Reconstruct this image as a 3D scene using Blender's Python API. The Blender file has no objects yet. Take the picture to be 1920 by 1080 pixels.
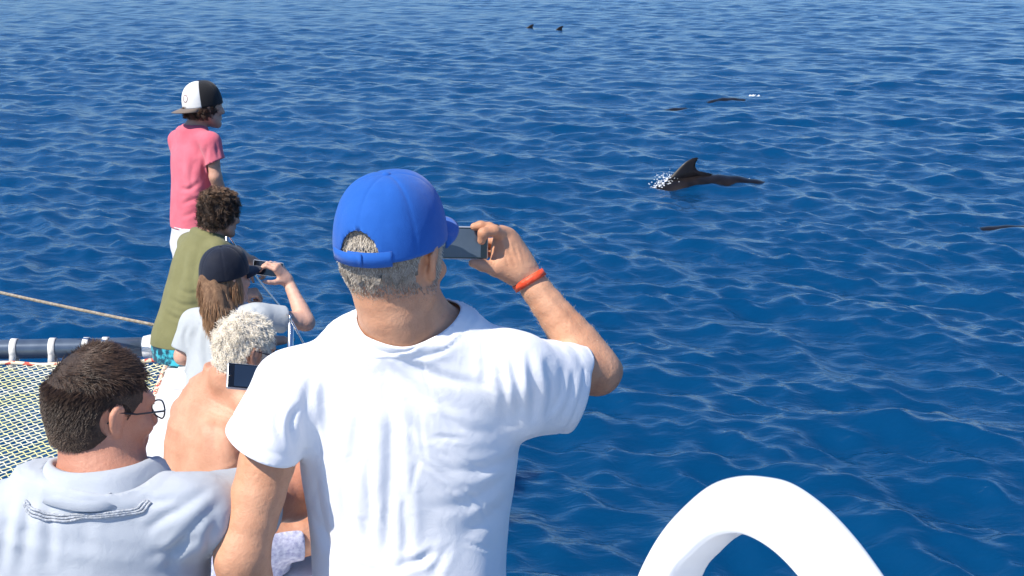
import bpy, bmesh, math, random
import numpy as np
from mathutils import Vector, Matrix

# ------------------------------------------------------------------ camera, sky, sun, exposure
SC = bpy.context.scene
FPX = 2637.0                      # focal length in pixels of a 1920 wide picture
PITCH = math.atan(640 / FPX)
CAMZ = 3.47
cd = bpy.data.cameras.new('camera'); cam = bpy.data.objects.new('camera', cd)
SC.collection.objects.link(cam); SC.camera = cam
cd.sensor_width = 36.0; cd.lens = 36.0 * FPX / 1920.0
cd.clip_start = 0.05; cd.clip_end = 9000
cam.location = (0, 0, CAMZ); cam.rotation_euler = (math.pi / 2 - PITCH, 0, 0)

SUN_AZ = math.radians(-129)       # clockwise from +Y (ahead); sun stands to the left and a little behind
SUN_EL = math.radians(50)
SUND = Vector((math.sin(SUN_AZ) * math.cos(SUN_EL), math.cos(SUN_AZ) * math.cos(SUN_EL), math.sin(SUN_EL)))
world = bpy.data.worlds.new('World'); SC.world = world; world.use_nodes = True
wn = world.node_tree.nodes; wl = world.node_tree.links
sky = wn.new('ShaderNodeTexSky'); sky.sky_type = 'NISHITA'; sky.sun_disc = False
sky.sun_elevation = SUN_EL; sky.sun_rotation = SUN_AZ
sky.air_density = 1.2; sky.dust_density = 0.2; sky.ozone_density = 10.0; sky.altitude = 0
wn['Background'].inputs['Strength'].default_value = 0.116
tint = wn.new('ShaderNodeMixRGB'); tint.blend_type = 'MULTIPLY'; tint.inputs['Fac'].default_value = 1.0; tint.inputs['Color2'].default_value = (0.90, 0.96, 1.06, 1)   # clear subtropical sky
wl.new(sky.outputs['Color'], tint.inputs['Color1']); wl.new(tint.outputs['Color'], wn['Background'].inputs['Color'])
sl = bpy.data.lights.new('sun', 'SUN'); sl.energy = 5.0; sl.angle = math.radians(0.53); sl.color = (1.0, 0.93, 0.82)
sun = bpy.data.objects.new('sun', sl); SC.collection.objects.link(sun)
sun.rotation_euler = (-SUND).to_track_quat('-Z', 'Y').to_euler()
SC.view_settings.view_transform = 'Standard'; SC.view_settings.look = 'None'
SC.view_settings.exposure = 0.42; SC.view_settings.gamma = 1.0
SC.cycles.use_denoising = True
SC.cycles.max_bounces = 8; SC.cycles.transparent_max_bounces = 16
SC.cycles.caustics_reflective = False; SC.cycles.caustics_refractive = False

random.seed(7); RNG = np.random.default_rng(11)
A = lambda *v: np.array(v, dtype=np.float64)
CP, SP = math.cos(PITCH), math.sin(PITCH)
def P(px, py, d):
    """a point d metres ahead that the photograph shows at (px, py)"""
    x = (px - 960) / FPX * d; y = -(py - 540) / FPX * d
    return A(x, d * CP + y * SP, CAMZ - d * SP + y * CP)
def proj(V):
    V = np.asarray(V); r = V - A(0, 0, CAMZ)
    d = r[:, 1] * CP - r[:, 2] * SP; y = r[:, 1] * SP + r[:, 2] * CP
    return np.stack([960 + FPX * r[:, 0] / d, 540 - FPX * y / d, d], 1)
def G(px, py, z):
    """where the sight line through (px, py) meets height z"""
    a = P(px, py, 1.0) - A(0, 0, CAMZ)
    return A(0, 0, CAMZ) + a * ((z - CAMZ) / a[2])
def nrm(v): return np.asarray(v) / (np.linalg.norm(v) + 1e-12)
def sstep(a, b, x):
    t = np.clip((x - a) / (b - a), 0, 1); return t * t * (3 - 2 * t)

# ------------------------------------------------------------------ materials
def mat(name, base=(0.5, 0.5, 0.5), rough=0.6, metal=0.0, spec=0.5, base2=None, scale=8.0, detail=4.0, bump=0.0, bscale=60.0,
        sss=0.0, sheen=0.0, contrast=(0.35, 0.65), coat=0.0, ior=1.45, stretch=None):
    m = bpy.data.materials.new(name); m.use_nodes = True
    nt = m.node_tree; n = nt.nodes; l = nt.links; b = n['Principled BSDF']
    b.inputs['Roughness'].default_value = rough; b.inputs['Metallic'].default_value = metal
    b.inputs['Specular IOR Level'].default_value = spec; b.inputs['IOR'].default_value = ior
    b.inputs['Coat Weight'].default_value = coat
    tc = n.new('ShaderNodeTexCoord'); src = tc.outputs['Object']
    if stretch:
        mp = n.new('ShaderNodeMapping'); mp.inputs['Scale'].default_value = stretch
        l.new(src, mp.inputs['Vector']); src = mp.outputs['Vector']
    if base2 is not None:
        t = n.new('ShaderNodeTexNoise'); t.inputs['Scale'].default_value = scale; t.inputs['Detail'].default_value = detail
        t.inputs['Roughness'].default_value = 0.6
        r = n.new('ShaderNodeValToRGB'); r.color_ramp.elements[0].position = contrast[0]; r.color_ramp.elements[1].position = contrast[1]
        r.color_ramp.elements[0].color = (*base, 1); r.color_ramp.elements[1].color = (*base2, 1)
        l.new(src, t.inputs['Vector']); l.new(t.outputs['Fac'], r.inputs['Fac']); l.new(r.outputs['Color'], b.inputs['Base Color'])
    else:
        b.inputs['Base Color'].default_value = (*base, 1)
    if bump:
        t2 = n.new('ShaderNodeTexNoise'); t2.inputs['Scale'].default_value = bscale; t2.inputs['Detail'].default_value = 3.0
        bp = n.new('ShaderNodeBump'); bp.inputs['Strength'].default_value = bump; bp.inputs['Distance'].default_value = 0.01
        l.new(src, t2.inputs['Vector']); l.new(t2.outputs['Fac'], bp.inputs['Height']); l.new(bp.outputs['Normal'], b.inputs['Normal'])
    if sss:
        b.inputs['Subsurface Weight'].default_value = sss; b.inputs['Subsurface Radius'].default_value = (1.0, 0.35, 0.2)
        b.inputs['Subsurface Scale'].default_value = 0.012
    if sheen:
        b.inputs['Sheen Weight'].default_value = sheen; b.inputs['Sheen Roughness'].default_value = 0.5
    return m
def skin_mat(name, c1, c2, rough=0.5):
    """skin: mottled tone, a few freckles, pores and creases"""
    m = mat(name, c1, rough, base2=c2, scale=14, detail=6, sss=0.08, contrast=(0.3, 0.7))
    nt = m.node_tree; n = nt.nodes; l = nt.links; b = n['Principled BSDF']
    old = b.inputs['Base Color'].links[0].from_socket
    tc = n['Texture Coordinate']
    f = n.new('ShaderNodeTexNoise'); f.inputs['Scale'].default_value = 130; f.inputs['Detail'].default_value = 2
    r = n.new('ShaderNodeValToRGB'); r.color_ramp.elements[0].position = 0.62; r.color_ramp.elements[1].position = 0.72
    mx = n.new('ShaderNodeMixRGB'); mx.blend_type = 'MULTIPLY'; mx.inputs['Color2'].default_value = (0.72, 0.56, 0.5, 1)
    l.new(tc.outputs['Object'], f.inputs['Vector']); l.new(f.outputs['Fac'], r.inputs['Fac'])
    ml = n.new('ShaderNodeMath'); ml.operation = 'MULTIPLY'; ml.inputs[1].default_value = 0.22
    l.new(r.outputs['Color'], ml.inputs[0]); l.new(ml.outputs[0], mx.inputs['Fac'])
    l.new(old, mx.inputs['Color1']); l.new(mx.outputs['Color'], b.inputs['Base Color'])
    w = n.new('ShaderNodeTexNoise'); w.inputs['Scale'].default_value = 55; w.inputs['Detail'].default_value = 6; w.inputs['Roughness'].default_value = 0.7
    bp = n.new('ShaderNodeBump'); bp.inputs['Strength'].default_value = 0.42; bp.inputs['Distance'].default_value = 0.007
    l.new(tc.outputs['Object'], w.inputs['Vector']); l.new(w.outputs['Fac'], bp.inputs['Height']); l.new(bp.outputs['Normal'], b.inputs['Normal'])
    return m
def cloth_mat(name, c1, c2=None, rough=0.85, weave=900, wb=0.25, sheen=0.15, scale=6):
    """woven or knitted cloth: faint blotches, thread relief and small creases"""
    m = mat(name, c1, rough, base2=c2 or tuple(x * 0.93 for x in c1), scale=scale, detail=5, sheen=sheen, spec=0.2)
    nt = m.node_tree; n = nt.nodes; l = nt.links; b = n['Principled BSDF']; tc = n['Texture Coordinate']
    w = n.new('ShaderNodeTexNoise'); w.inputs['Scale'].default_value = weave; w.inputs['Detail'].default_value = 1
    c = n.new('ShaderNodeTexNoise'); c.inputs['Scale'].default_value = 26; c.inputs['Detail'].default_value = 4; c.inputs['Distortion'].default_value = 0.8
    for t in (w, c): l.new(tc.outputs['Object'], t.inputs['Vector'])
    b1 = n.new('ShaderNodeBump'); b1.inputs['Strength'].default_value = wb; b1.inputs['Distance'].default_value = 0.002
    b2 = n.new('ShaderNodeBump'); b2.inputs['Strength'].default_value = 0.15; b2.inputs['Distance'].default_value = 0.012
    l.new(w.outputs['Fac'], b1.inputs['Height']); l.new(c.outputs['Fac'], b2.inputs['Height'])
    l.new(b1.outputs['Normal'], b2.inputs['Normal']); l.new(b2.outputs['Normal'], b.inputs['Normal'])
    return m
def hair_mat(name, c1, c2, rough=0.45):
    """each strand takes its own tone between two colours"""
    m = bpy.data.materials.new(name); m.use_nodes = True
    nt = m.node_tree; n = nt.nodes; l = nt.links; b = n['Principled BSDF']
    at = n.new('ShaderNodeAttribute'); at.attribute_name = 'tone'
    mx = n.new('ShaderNodeMixRGB'); mx.inputs['Color1'].default_value = (*c1, 1); mx.inputs['Color2'].default_value = (*c2, 1)
    l.new(at.outputs['Fac'], mx.inputs['Fac']); l.new(mx.outputs['Color'], b.inputs['Base Color'])
    b.inputs['Roughness'].default_value = rough; b.inputs['Specular IOR Level'].default_value = 0.4
    return m

# ------------------------------------------------------------------ object helpers
COL = SC.collection
def tag(o, label=None, category=None, group=None, kind=None):
    if label: o['label'] = label
    if category: o['category'] = category
    if group: o['group'] = group
    if kind: o['kind'] = kind
    return o
def thing(name, loc, label, category, group=None):
    o = bpy.data.objects.new(name, None); COL.objects.link(o); o.location = tuple(loc); o.empty_display_size = 0.1
    bpy.context.view_layer.update()
    return tag(o, label, category, group)
def base_of(parent):
    b = A(0, 0, 0)
    while parent is not None:
        b = b + np.array(parent.location); parent = parent.parent
    return b
def obj(name, V, F, m, parent=None, smooth=True, origin=None):
    """one mesh object; V in world space, stored relative to its parent's origin"""
    V = np.asarray(V, dtype=np.float64)
    b = base_of(parent) if parent is not None else (A(*origin) if origin is not None else A(0, 0, 0))
    me = bpy.data.meshes.new(name); me.from_pydata((V - b).tolist(), [], [tuple(map(int, f)) for f in F]) if not isinstance(F, np.ndarray) else _fast(me, V - b, F)
    me.materials.append(m)
    if smooth: me.polygons.foreach_set('use_smooth', [True] * len(me.polygons))
    me.update()
    o = bpy.data.objects.new(name, me); COL.objects.link(o)
    if parent is not None: o.parent = parent
    elif origin is not None: o.location = tuple(origin)
    return o
def _fast(me, V, F):
    n = len(V); q, k = F.shape
    me.vertices.add(n); me.vertices.foreach_set('co', V.astype(np.float32).ravel())
    me.loops.add(q * k); me.loops.foreach_set('vertex_index', F.astype(np.int32).ravel())
    me.polygons.add(q); me.polygons.foreach_set('loop_start', np.arange(0, q * k, k, dtype=np.int32))
    me.polygons.foreach_set('loop_total', np.full(q, k, dtype=np.int32)); me.update(calc_edges=True)
def solid(o, t, off=-1):
    s = o.modifiers.new('thickness', 'SOLIDIFY'); s.thickness = t; s.offset = off; return o
def spline(pts, n):
    """Catmull-Rom resampling of rows (any number of columns)"""
    p = np.asarray(pts, float)
    if len(p) == 2:
        t = np.linspace(0, 1, n)[:, None]; return p[0] * (1 - t) + p[1] * t
    e = np.vstack([2 * p[0] - p[1], p, 2 * p[-1] - p[-2]])
    out = []
    for u in np.linspace(0, len(p) - 1 - 1e-9, n):
        i = int(u); t = u - i; a, b, c, d = e[i:i + 4]
        out.append(0.5 * (2 * b + (c - a) * t + (2 * a - 5 * b + 4 * c - d) * t * t + (3 * b - a - 3 * c + d) * t ** 3))
    return np.array(out)
def tube(pts, r, sides=8, n=None, flat=None, caps=True):
    """a swept tube through pts, radius r (number or list)"""
    pts = np.asarray(pts, float); rr = np.full(len(pts), r) if np.isscalar(r) else np.asarray(r, float)
    if n: s = spline(np.column_stack([pts, rr]), n); pts, rr = s[:, :3], s[:, 3]
    T = np.gradient(pts, axis=0); T /= np.linalg.norm(T, axis=1)[:, None] + 1e-12
    ref = A(0, 0, 1) if abs(T[0][2]) < 0.9 else A(1, 0, 0)
    N = nrm(ref - T[0] * (ref @ T[0])); V = []; F = []
    for i in range(len(pts)):
        N = nrm(N - T[i] * (N @ T[i])); B = np.cross(T[i], N)
        for k in range(sides):
            a = 2 * math.pi * k / sides
            V.append(pts[i] + rr[i] * (math.cos(a) * N + math.sin(a) * B * (flat or 1)))
    for i in range(len(pts) - 1):
        for k in range(sides):
            F.append((i * sides + k, i * sides + (k + 1) % sides, (i + 1) * sides + (k + 1) % sides, (i + 1) * sides + k))
    if caps:
        F.append(tuple(range(sides - 1, -1, -1))); F.append(tuple(range((len(pts) - 1) * sides, len(pts) * sides)))
    return V, F
class MB:
    """collects shapes into one mesh"""
    def __init__(s): s.V = []; s.F = []
    def add(s, V, F):
        b = len(s.V); s.V += [np.asarray(v, float) for v in V]; s.F += [tuple(b + i for i in f) for f in F]; return s
    def tube(s, *a, **k): return s.add(*tube(*a, **k))
    def box(s, c, X, Y, Z):
        c, X, Y, Z = map(np.asarray, (c, X, Y, Z))
        V = [c + i * X + j * Y + k * Z for i in (-1, 1) for j in (-1, 1) for k in (-1, 1)]
        return s.add(V, [(0, 1, 3, 2), (4, 6, 7, 5), (0, 4, 5, 1), (2, 3, 7, 6), (0, 2, 6, 4), (1, 5, 7, 3)])
    def build(s, name, m, parent=None, smooth=True, origin=None, bevel=0, seg=2):
        o = obj(name, s.V, s.F, m, parent, smooth, origin)
        if bevel:
            b = o.modifiers.new('bevel', 'BEVEL'); b.width = bevel; b.segments = seg; b.limit_method = 'ANGLE'; b.angle_limit = 0.7
            w = o.modifiers.new('wn', 'WEIGHTED_NORMAL')
        return o

# ------------------------------------------------------------------ smooth solids: distance fields meshed on a grid
def smin(a, b, k):
    if k <= 0: return np.minimum(a, b)
    k = np.float32(k); h = np.maximum(k - np.abs(a - b), 0)
    return np.minimum(a, b) - h * h * (np.float32(0.25) / k)
f4 = np.float32
def vlen(q): return np.sqrt(np.einsum('ij,ij->i', q, q))
class Field:
    def __init__(s): s.ops = []
    def _add(s, fn, c, r, k, sub=False): s.ops.append((fn, np.asarray(c, float), r, k, sub)); return s
    def cap(s, a, b, ra, rb, k=0.015, sub=False):
        a = np.asarray(a, float); b = np.asarray(b, float); ab = b - a; L2 = ab @ ab + 1e-12; c = (a + b) / 2; a4 = a.astype(f4); ab4 = ab.astype(f4)
        def fn(p):
            q = p - a4; t = np.clip(q @ (ab4 / f4(L2)), 0, 1)
            return vlen(q - t[:, None] * ab4) - (f4(ra) + f4(rb - ra) * t)
        return s._add(fn, c, math.sqrt(L2) / 2 + max(ra, rb), k, sub)
    def chain(s, rows, k=0.015, n=None, kk=0.006):
        """rows of (point, radius): one tapering limb"""
        a = np.array([[*p, r] for p, r in rows]); a = spline(a, n or (len(a) * 2 + 1)) if len(a) > 2 else a; a = a.astype(f4)
        def fn(p):
            d = None
            for i in range(len(a) - 1):
                A0 = a[i, :3]; ab = a[i + 1, :3] - A0; q = p - A0
                t = np.clip(q @ (ab / (ab @ ab + f4(1e-10))), 0, 1); e = vlen(q - t[:, None] * ab) - (a[i, 3] + (a[i + 1, 3] - a[i, 3]) * t)
                d = e if d is None else smin(d, e, kk)
            return d
        c = (a[:, :3].min(0) + a[:, :3].max(0)) / 2
        return s._add(fn, c, max(np.linalg.norm(a[:, :3] - c, axis=1) + a[:, 3]), k)
    def ell(s, c, r, R=None, k=0.015, sub=False):
        c = np.asarray(c, float); r = np.asarray(r, float); R = np.eye(3) if R is None else np.asarray(R); c4 = c.astype(f4); M = (R.T / r).astype(f4); ir = (1 / r).astype(f4)
        def fn(p):
            q = (p - c4) @ M                      # rows of R are the local axes
            k0 = vlen(q); k1 = vlen(q * ir) + f4(1e-9)
            return k0 * (k0 - 1) / k1
        return s._add(fn, c, r.max(), k, sub)
    def loft(s, rows, S, k=0.02, e=2.3, n=15):
        """rows of (point, half width along S, half depth): a trunk"""
        a = spline(np.array([[*p, w, d] for p, w, d in rows]), n).astype(f4); S = nrm(S).astype(f4)
        Tn = np.gradient(a[:, :3], axis=0); Tn /= np.linalg.norm(Tn, axis=1)[:, None]
        def fn(p):
            best = np.full(len(p), 1e9, f4); bt = np.zeros(len(p), f4)
            for i in range(n - 1):
                A0 = a[i, :3]; ab = a[i + 1, :3] - A0; q = p - A0; t = np.clip(q @ (ab / (ab @ ab + f4(1e-10))), 0, 1); q -= t[:, None] * ab
                D = np.einsum('ij,ij->i', q, q); m = D < best
                best[m] = D[m]; bt[m] = t[m] + i
            bi = np.minimum(bt.astype(int), n - 2); u = (bt - bi)[:, None]
            c = a[bi] * (1 - u) + a[bi + 1] * u; T = Tn[bi] * (1 - u) + Tn[bi + 1] * u; T /= vlen(T)[:, None]
            q = p - c[:, :3]; w = (q * T).sum(1); q = q - w[:, None] * T
            Sx = S - T * (T @ S)[:, None]; Sx /= vlen(Sx)[:, None] + f4(1e-9)
            uu = (q * Sx).sum(1) / c[:, 3]; v = (q * np.cross(T, Sx)).sum(1) / c[:, 4]
            rad = (np.abs(uu) ** f4(e) + np.abs(v) ** f4(e)) ** f4(1 / e) + f4(1e-6)
            d = np.where(rad > 0.05, vlen(q) * (1 - 1 / np.maximum(rad, f4(0.05))), -np.minimum(c[:, 3], c[:, 4]))
            return np.maximum(d, np.abs(w) - f4(0.03))
        c = (a[:, :3].min(0) + a[:, :3].max(0)) / 2
        return s._add(fn, c, max(np.linalg.norm(a[:, :3] - c, axis=1) + np.maximum(a[:, 3], a[:, 4])), k)
    def __call__(s, p):
        p = np.asarray(p, f4); d = np.full(len(p), 0.5, f4)
        for fn, c, r, k, sub in s.ops:
            q = p - c.astype(f4); m = np.flatnonzero(np.einsum('ij,ij->i', q, q) < (r + k + 0.03) ** 2)
            if len(m):
                e = fn(p[m]); d[m] = -smin(-d[m], e, k) if sub else smin(d[m], e, k)
        return d
    def blocks(s, cen, off, rad):
        """values at cen[i] + off[j], each shape only where it comes near the block"""
        cen = cen.astype(f4); off = np.asarray(off, f4); n, m = len(cen), len(off); d = np.full((n, m), 0.5, f4)
        for fn, c, r, k, sub in s.ops:
            b = np.flatnonzero(np.linalg.norm(cen - c, axis=1) < r + k + 0.012 + rad)
            for a in range(0, len(b), 600):
                bb = b[a:a + 600]; e = fn((cen[bb][:, None] + off[None]).reshape(-1, 3)).reshape(-1, m)
                d[bb] = -smin(-d[bb], e, k) if sub else smin(d[bb], e, k)
        return d
    def bounds(s, pad=0.03):
        c = np.array([o[1] for o in s.ops if not o[4]]); r = np.array([o[2] for o in s.ops if not o[4]])[:, None]
        return (c - r).min(0) - pad, (c + r).max(0) + pad
    def grad(s, p, h=0.002, d0=None):
        d0 = s(p) if d0 is None else d0
        g = np.stack([s(p + e) - d0 for e in np.eye(3) * h], 1)
        return g / (np.linalg.norm(g, axis=1)[:, None] + 1e-9)
    def mesh(s, h, lo=None, hi=None, newton=1):
        if lo is None: lo, hi = s.bounds()
        B = 6
        nb = np.maximum(1, np.ceil((hi - lo) / (h * B)).astype(int)); N = nb * B + 1; rad = B * h * 0.88
        ci = np.stack(np.meshgrid(*[np.arange(k) for k in nb], indexing='ij'), -1).reshape(-1, 3)
        cen = lo + (ci + 0.5) * B * h; dc = np.full(len(cen), 0.5)
        for a in range(0, len(cen), 200000): dc[a:a + 200000] = s.blocks(cen[a:a + 200000], np.zeros((1, 3)), rad)[:, 0]
        near = np.abs(dc) < B * h * 1.15
        D = np.empty(N, np.float32)
        big = np.repeat(np.repeat(np.repeat(np.where(dc < 0, -1, 1).reshape(nb), B, 0), B, 1), B, 2)
        D[:] = 1; D[:-1, :-1, :-1] = big
        off = np.stack(np.meshgrid(*[np.arange(B + 1)] * 3, indexing='ij'), -1).reshape(-1, 3)
        ev = s.blocks(cen[near], (off - B / 2) * h, rad)
        gi = (ci[near][:, None, :] * B + off[None]); D[gi[..., 0], gi[..., 1], gi[..., 2]] = ev
        I = D < 0
        cnt = np.zeros(N - 1, np.int8)
        for dx in (0, 1):
            for dy in (0, 1):
                for dz in (0, 1): cnt += I[dx:N[0] - 1 + dx, dy:N[1] - 1 + dy, dz:N[2] - 1 + dz]
        act = np.argwhere((cnt > 0) & (cnt < 8)); idx = np.full(N - 1, -1, np.int64); idx[tuple(act.T)] = np.arange(len(act))
        acc = np.zeros((len(act), 3)); num = np.zeros(len(act))
        corners = [(i, j, k) for i in (0, 1) for j in (0, 1) for k in (0, 1)]
        val = {c: D[tuple((act + c).T)] for c in corners}
        for c in corners:
            for ax in range(3):
                if c[ax] == 0:
                    e = list(c); e[ax] = 1; e = tuple(e); a = val[c]; b = val[e]; m = (a < 0) != (b < 0)
                    t = np.zeros(len(act)); t[m] = a[m] / (a[m] - b[m] + 1e-12)
                    pt = np.tile(np.array(c, float), (len(act), 1)); pt[:, ax] = t
                    acc[m] += pt[m]; num[m] += 1
        V = lo + (act + acc / num[:, None]) * h
        F = []
        for ax in range(3):
            b, c = (ax + 1) % 3, (ax + 2) % 3
            sl0 = [slice(None)] * 3; sl1 = [slice(None)] * 3; sl0[ax] = slice(0, N[ax] - 1); sl1[ax] = slice(1, N[ax])
            for q in (b, c):
                sl0[q] = slice(1, N[q] - 1); sl1[q] = slice(1, N[q] - 1)
            s0 = I[tuple(sl0)]; s1 = I[tuple(sl1)]; e = np.argwhere(s0 != s1)
            if not len(e): continue
            flip = s0[tuple(e.T)]
            e = e.copy(); e[:, b] += 1; e[:, c] += 1
            def at(db, dcc):
                g = e.copy(); g[:, b] += db; g[:, c] += dcc; return idx[tuple(g.T)]
            q = np.stack([at(-1, -1), at(0, -1), at(0, 0), at(-1, 0)], 1)
            q[~flip] = q[~flip][:, ::-1]; F.append(q)
        F = np.vstack(F); F = F[(F >= 0).all(1)]
        for _ in range(newton):
            d = s(V); V = V - np.clip(d, -h, h)[:, None] * s.grad(V, d0=d)
        return V, F
def fit(V, f, gap=0.006, soft=0.004):
    """push cloth out of the body it covers"""
    d = f(V); m = np.flatnonzero(d < gap + soft)
    if len(m): V = V.copy(); V[m] += f.grad(V[m], d0=d[m]) * (np.maximum(gap - d[m], 0) + np.clip(gap + soft - d[m], 0, soft) * 0.25)[:, None]
    return V
def clip(V, F, f, it=3):
    """cut away where f(V) > 0 and pull the cut edge onto f = 0"""
    fv = f(V); F = F[fv[F].mean(1) < 0]
    E = np.sort(np.vstack([F[:, [i, (i + 1) % F.shape[1]]] for i in range(F.shape[1])]), 1)
    u, c = np.unique(E[:, 0] * len(V) + E[:, 1], return_counts=True); u = u[c == 1]; bd = np.unique(np.concatenate([u // len(V), u % len(V)]))
    bd = bd[np.abs(f(V[bd])) < 0.03]
    V = V.copy()
    for _ in range(it):
        p = V[bd]; fb = f(p)
        g = np.stack([(f(p + e) - f(p - e)) / 2e-3 for e in np.eye(3) * 1e-3], 1); g2 = (g * g).sum(1) + 1e-9
        V[bd] = p - np.clip(fb / g2, -0.01, 0.01)[:, None] * g
    used = np.unique(F); mp = np.full(len(V), -1); mp[used] = np.arange(len(used))
    return V[used], mp[F]
def edge_smooth(V, F, it=10):
    """fair the open edges of a cloth along themselves"""
    E = np.sort(np.vstack([F[:, [i, (i + 1) % F.shape[1]]] for i in range(F.shape[1])]), 1)
    u, c = np.unique(E[:, 0] * len(V) + E[:, 1], return_counts=True); u = u[c == 1]; a, b = u // len(V), u % len(V); V = V.copy()
    cnt = np.zeros(len(V)); np.add.at(cnt, a, 1); np.add.at(cnt, b, 1); ok = np.flatnonzero(cnt == 2)
    for _ in range(it):
        s = np.zeros_like(V); np.add.at(s, a, V[b]); np.add.at(s, b, V[a]); V[ok] = V[ok] * 0.4 + s[ok] / 2 * 0.6
    return V
def merge(*parts):
    V = np.vstack([p[0] for p in parts]); F = []; b = 0
    for v, f in parts: F.append(f + b); b += len(v)
    return V, np.vstack(F)
def vnoise(p, seed=0, octv=3):
    """cheap smooth value noise from summed sines, about -1..1"""
    r = np.random.default_rng(seed); out = np.zeros(len(p)); am = 1.0; tot = 0; fr = 1.0
    for _ in range(octv):
        for _ in range(5):
            k = r.normal(size=3); k *= fr / np.linalg.norm(k) * r.uniform(0.7, 1.4)
            out += am * np.sin(p @ k + r.uniform(0, 6.28)) / 2.2; 
        tot += am; am *= 0.5; fr *= 2.1
    return out / tot
def normals(V, F):
    n = np.zeros_like(V); fn = np.cross(V[F[:, 2]] - V[F[:, 0]], V[F[:, (3 if F.shape[1] == 4 else 1)]] - V[F[:, 1]]) if F.shape[1] == 4 else np.cross(V[F[:, 1]] - V[F[:, 0]], V[F[:, 2]] - V[F[:, 0]])
    for i in range(F.shape[1]): np.add.at(n, F[:, i], fn)
    return n / (np.linalg.norm(n, axis=1)[:, None] + 1e-12)
def nearer(fa, fb):
    """positive where a point lies closer to fa than to fb"""
    return lambda X: (fb(X) - fa(X)) * 0.5
def relax(V, F, it=3):
    """even out small creases: every vertex moves to the mean of its faces"""
    for _ in range(it):
        c = V[F].mean(1); a = np.zeros_like(V); n = np.zeros(len(V))
        for i in range(F.shape[1]): np.add.at(a, F[:, i], c); np.add.at(n, F[:, i], 1)
        V = a / np.maximum(n, 1)[:, None]
    return V
def polydist(q, line):
    """distance of 2-D (or 3-D) points q to a polyline and the position 0..1 along it"""
    line = np.asarray(line, float); best = np.full(len(q), 1e9); par = np.zeros(len(q)); n = len(line) - 1
    for i in range(n):
        a = line[i]; ab = line[i + 1] - a; t = np.clip((q - a) @ ab / (ab @ ab + 1e-9), 0, 1)
        d = np.linalg.norm(q - a - t[:, None] * ab, axis=1); m = d < best; best[m] = d[m]; par[m] = (i + t[m]) / n
    return best, par
def sculpt_folds(V, F, folds, Nn=None):
    """press valleys and raise ridges along lines traced on the side that faces the viewer of the photograph; lines: (pixels, width px, depth m)"""
    N = normals(V, F); q = proj(V); face = np.clip(-(N[:, 1] * CP - N[:, 2] * SP) * 2.5, 0, 1)
    D = np.zeros(len(V))
    for line, w, am in folds:
        d, t = polydist(q[:, :2], spline(np.array(line, float), 14)); x = d / w
        prof = np.exp(-x ** 1.45) - 0.42 * np.exp(-((x - 1.9) ** 2) * 1.2)
        D -= am * prof * np.sin(t * math.pi) ** 0.8
    return V + N * (D * face)[:, None]
# ------------------------------------------------------------------ the sea
SEA_RNG = np.random.default_rng(5)
WAVES = []
for i in range(190):
    lam = 0.2 * (5.0 / 0.2) ** (SEA_RNG.random() ** 1.1)
    th = math.radians(222) + SEA_RNG.normal() * (0.36 + 0.25 * (lam < 0.8)) + (SEA_RNG.random() < 0.22) * 1.1
    k = 2 * math.pi / lam
    st = 0.0245 * (1.0 if lam < 1.1 else (1.1 / lam) ** 0.95) * SEA_RNG.uniform(0.5, 1.4) * (1.35 if lam < 0.6 else 1.0)
    WAVES.append((math.cos(th) * k, math.sin(th) * k, st / k, SEA_RNG.uniform(0, 6.283), lam))
for i in range(80):                                   # short wind chop
    lam = SEA_RNG.uniform(0.17, 0.75); th = math.radians(228) + SEA_RNG.normal() * 0.55; k = 2 * math.pi / lam
    WAVES.append((math.cos(th) * k, math.sin(th) * k, 0.021 * SEA_RNG.uniform(0.5, 1.3) / k, SEA_RNG.uniform(0, 6.283), lam))
def sea_height(X, Y, spacing=None):
    """height and sideways drift of the water at (X, Y)"""
    X = np.asarray(X, np.float32); Y = np.asarray(Y, np.float32); Z = np.zeros_like(X); DX = np.zeros_like(X); DY = np.zeros_like(X)
    # gusts: patches of rougher and smoother water
    g = 0.5 + 0.5 * np.sin(X * 0.11 + 1.3 * np.sin(Y * 0.07) + 0.4) * np.sin(Y * 0.09 + 1.1 * np.sin(X * 0.05 + 2.0))
    for kx, ky, a, ph, lam in WAVES:
        w = np.float32(a)
        if spacing is not None: w = a * sstep(1.8, 3.6, lam / spacing)
        if lam < 1.6: w = w * (0.82 + 0.42 * g)
        t = kx * X + ky * Y + ph; s = np.sin(t); c = np.cos(t); kk = math.hypot(kx, ky)
        Z += w * s; DX += w * c * (kx / kk) * 0.5; DY += w * c * (ky / kk) * 0.5
    return Z, DX, DY
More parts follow.
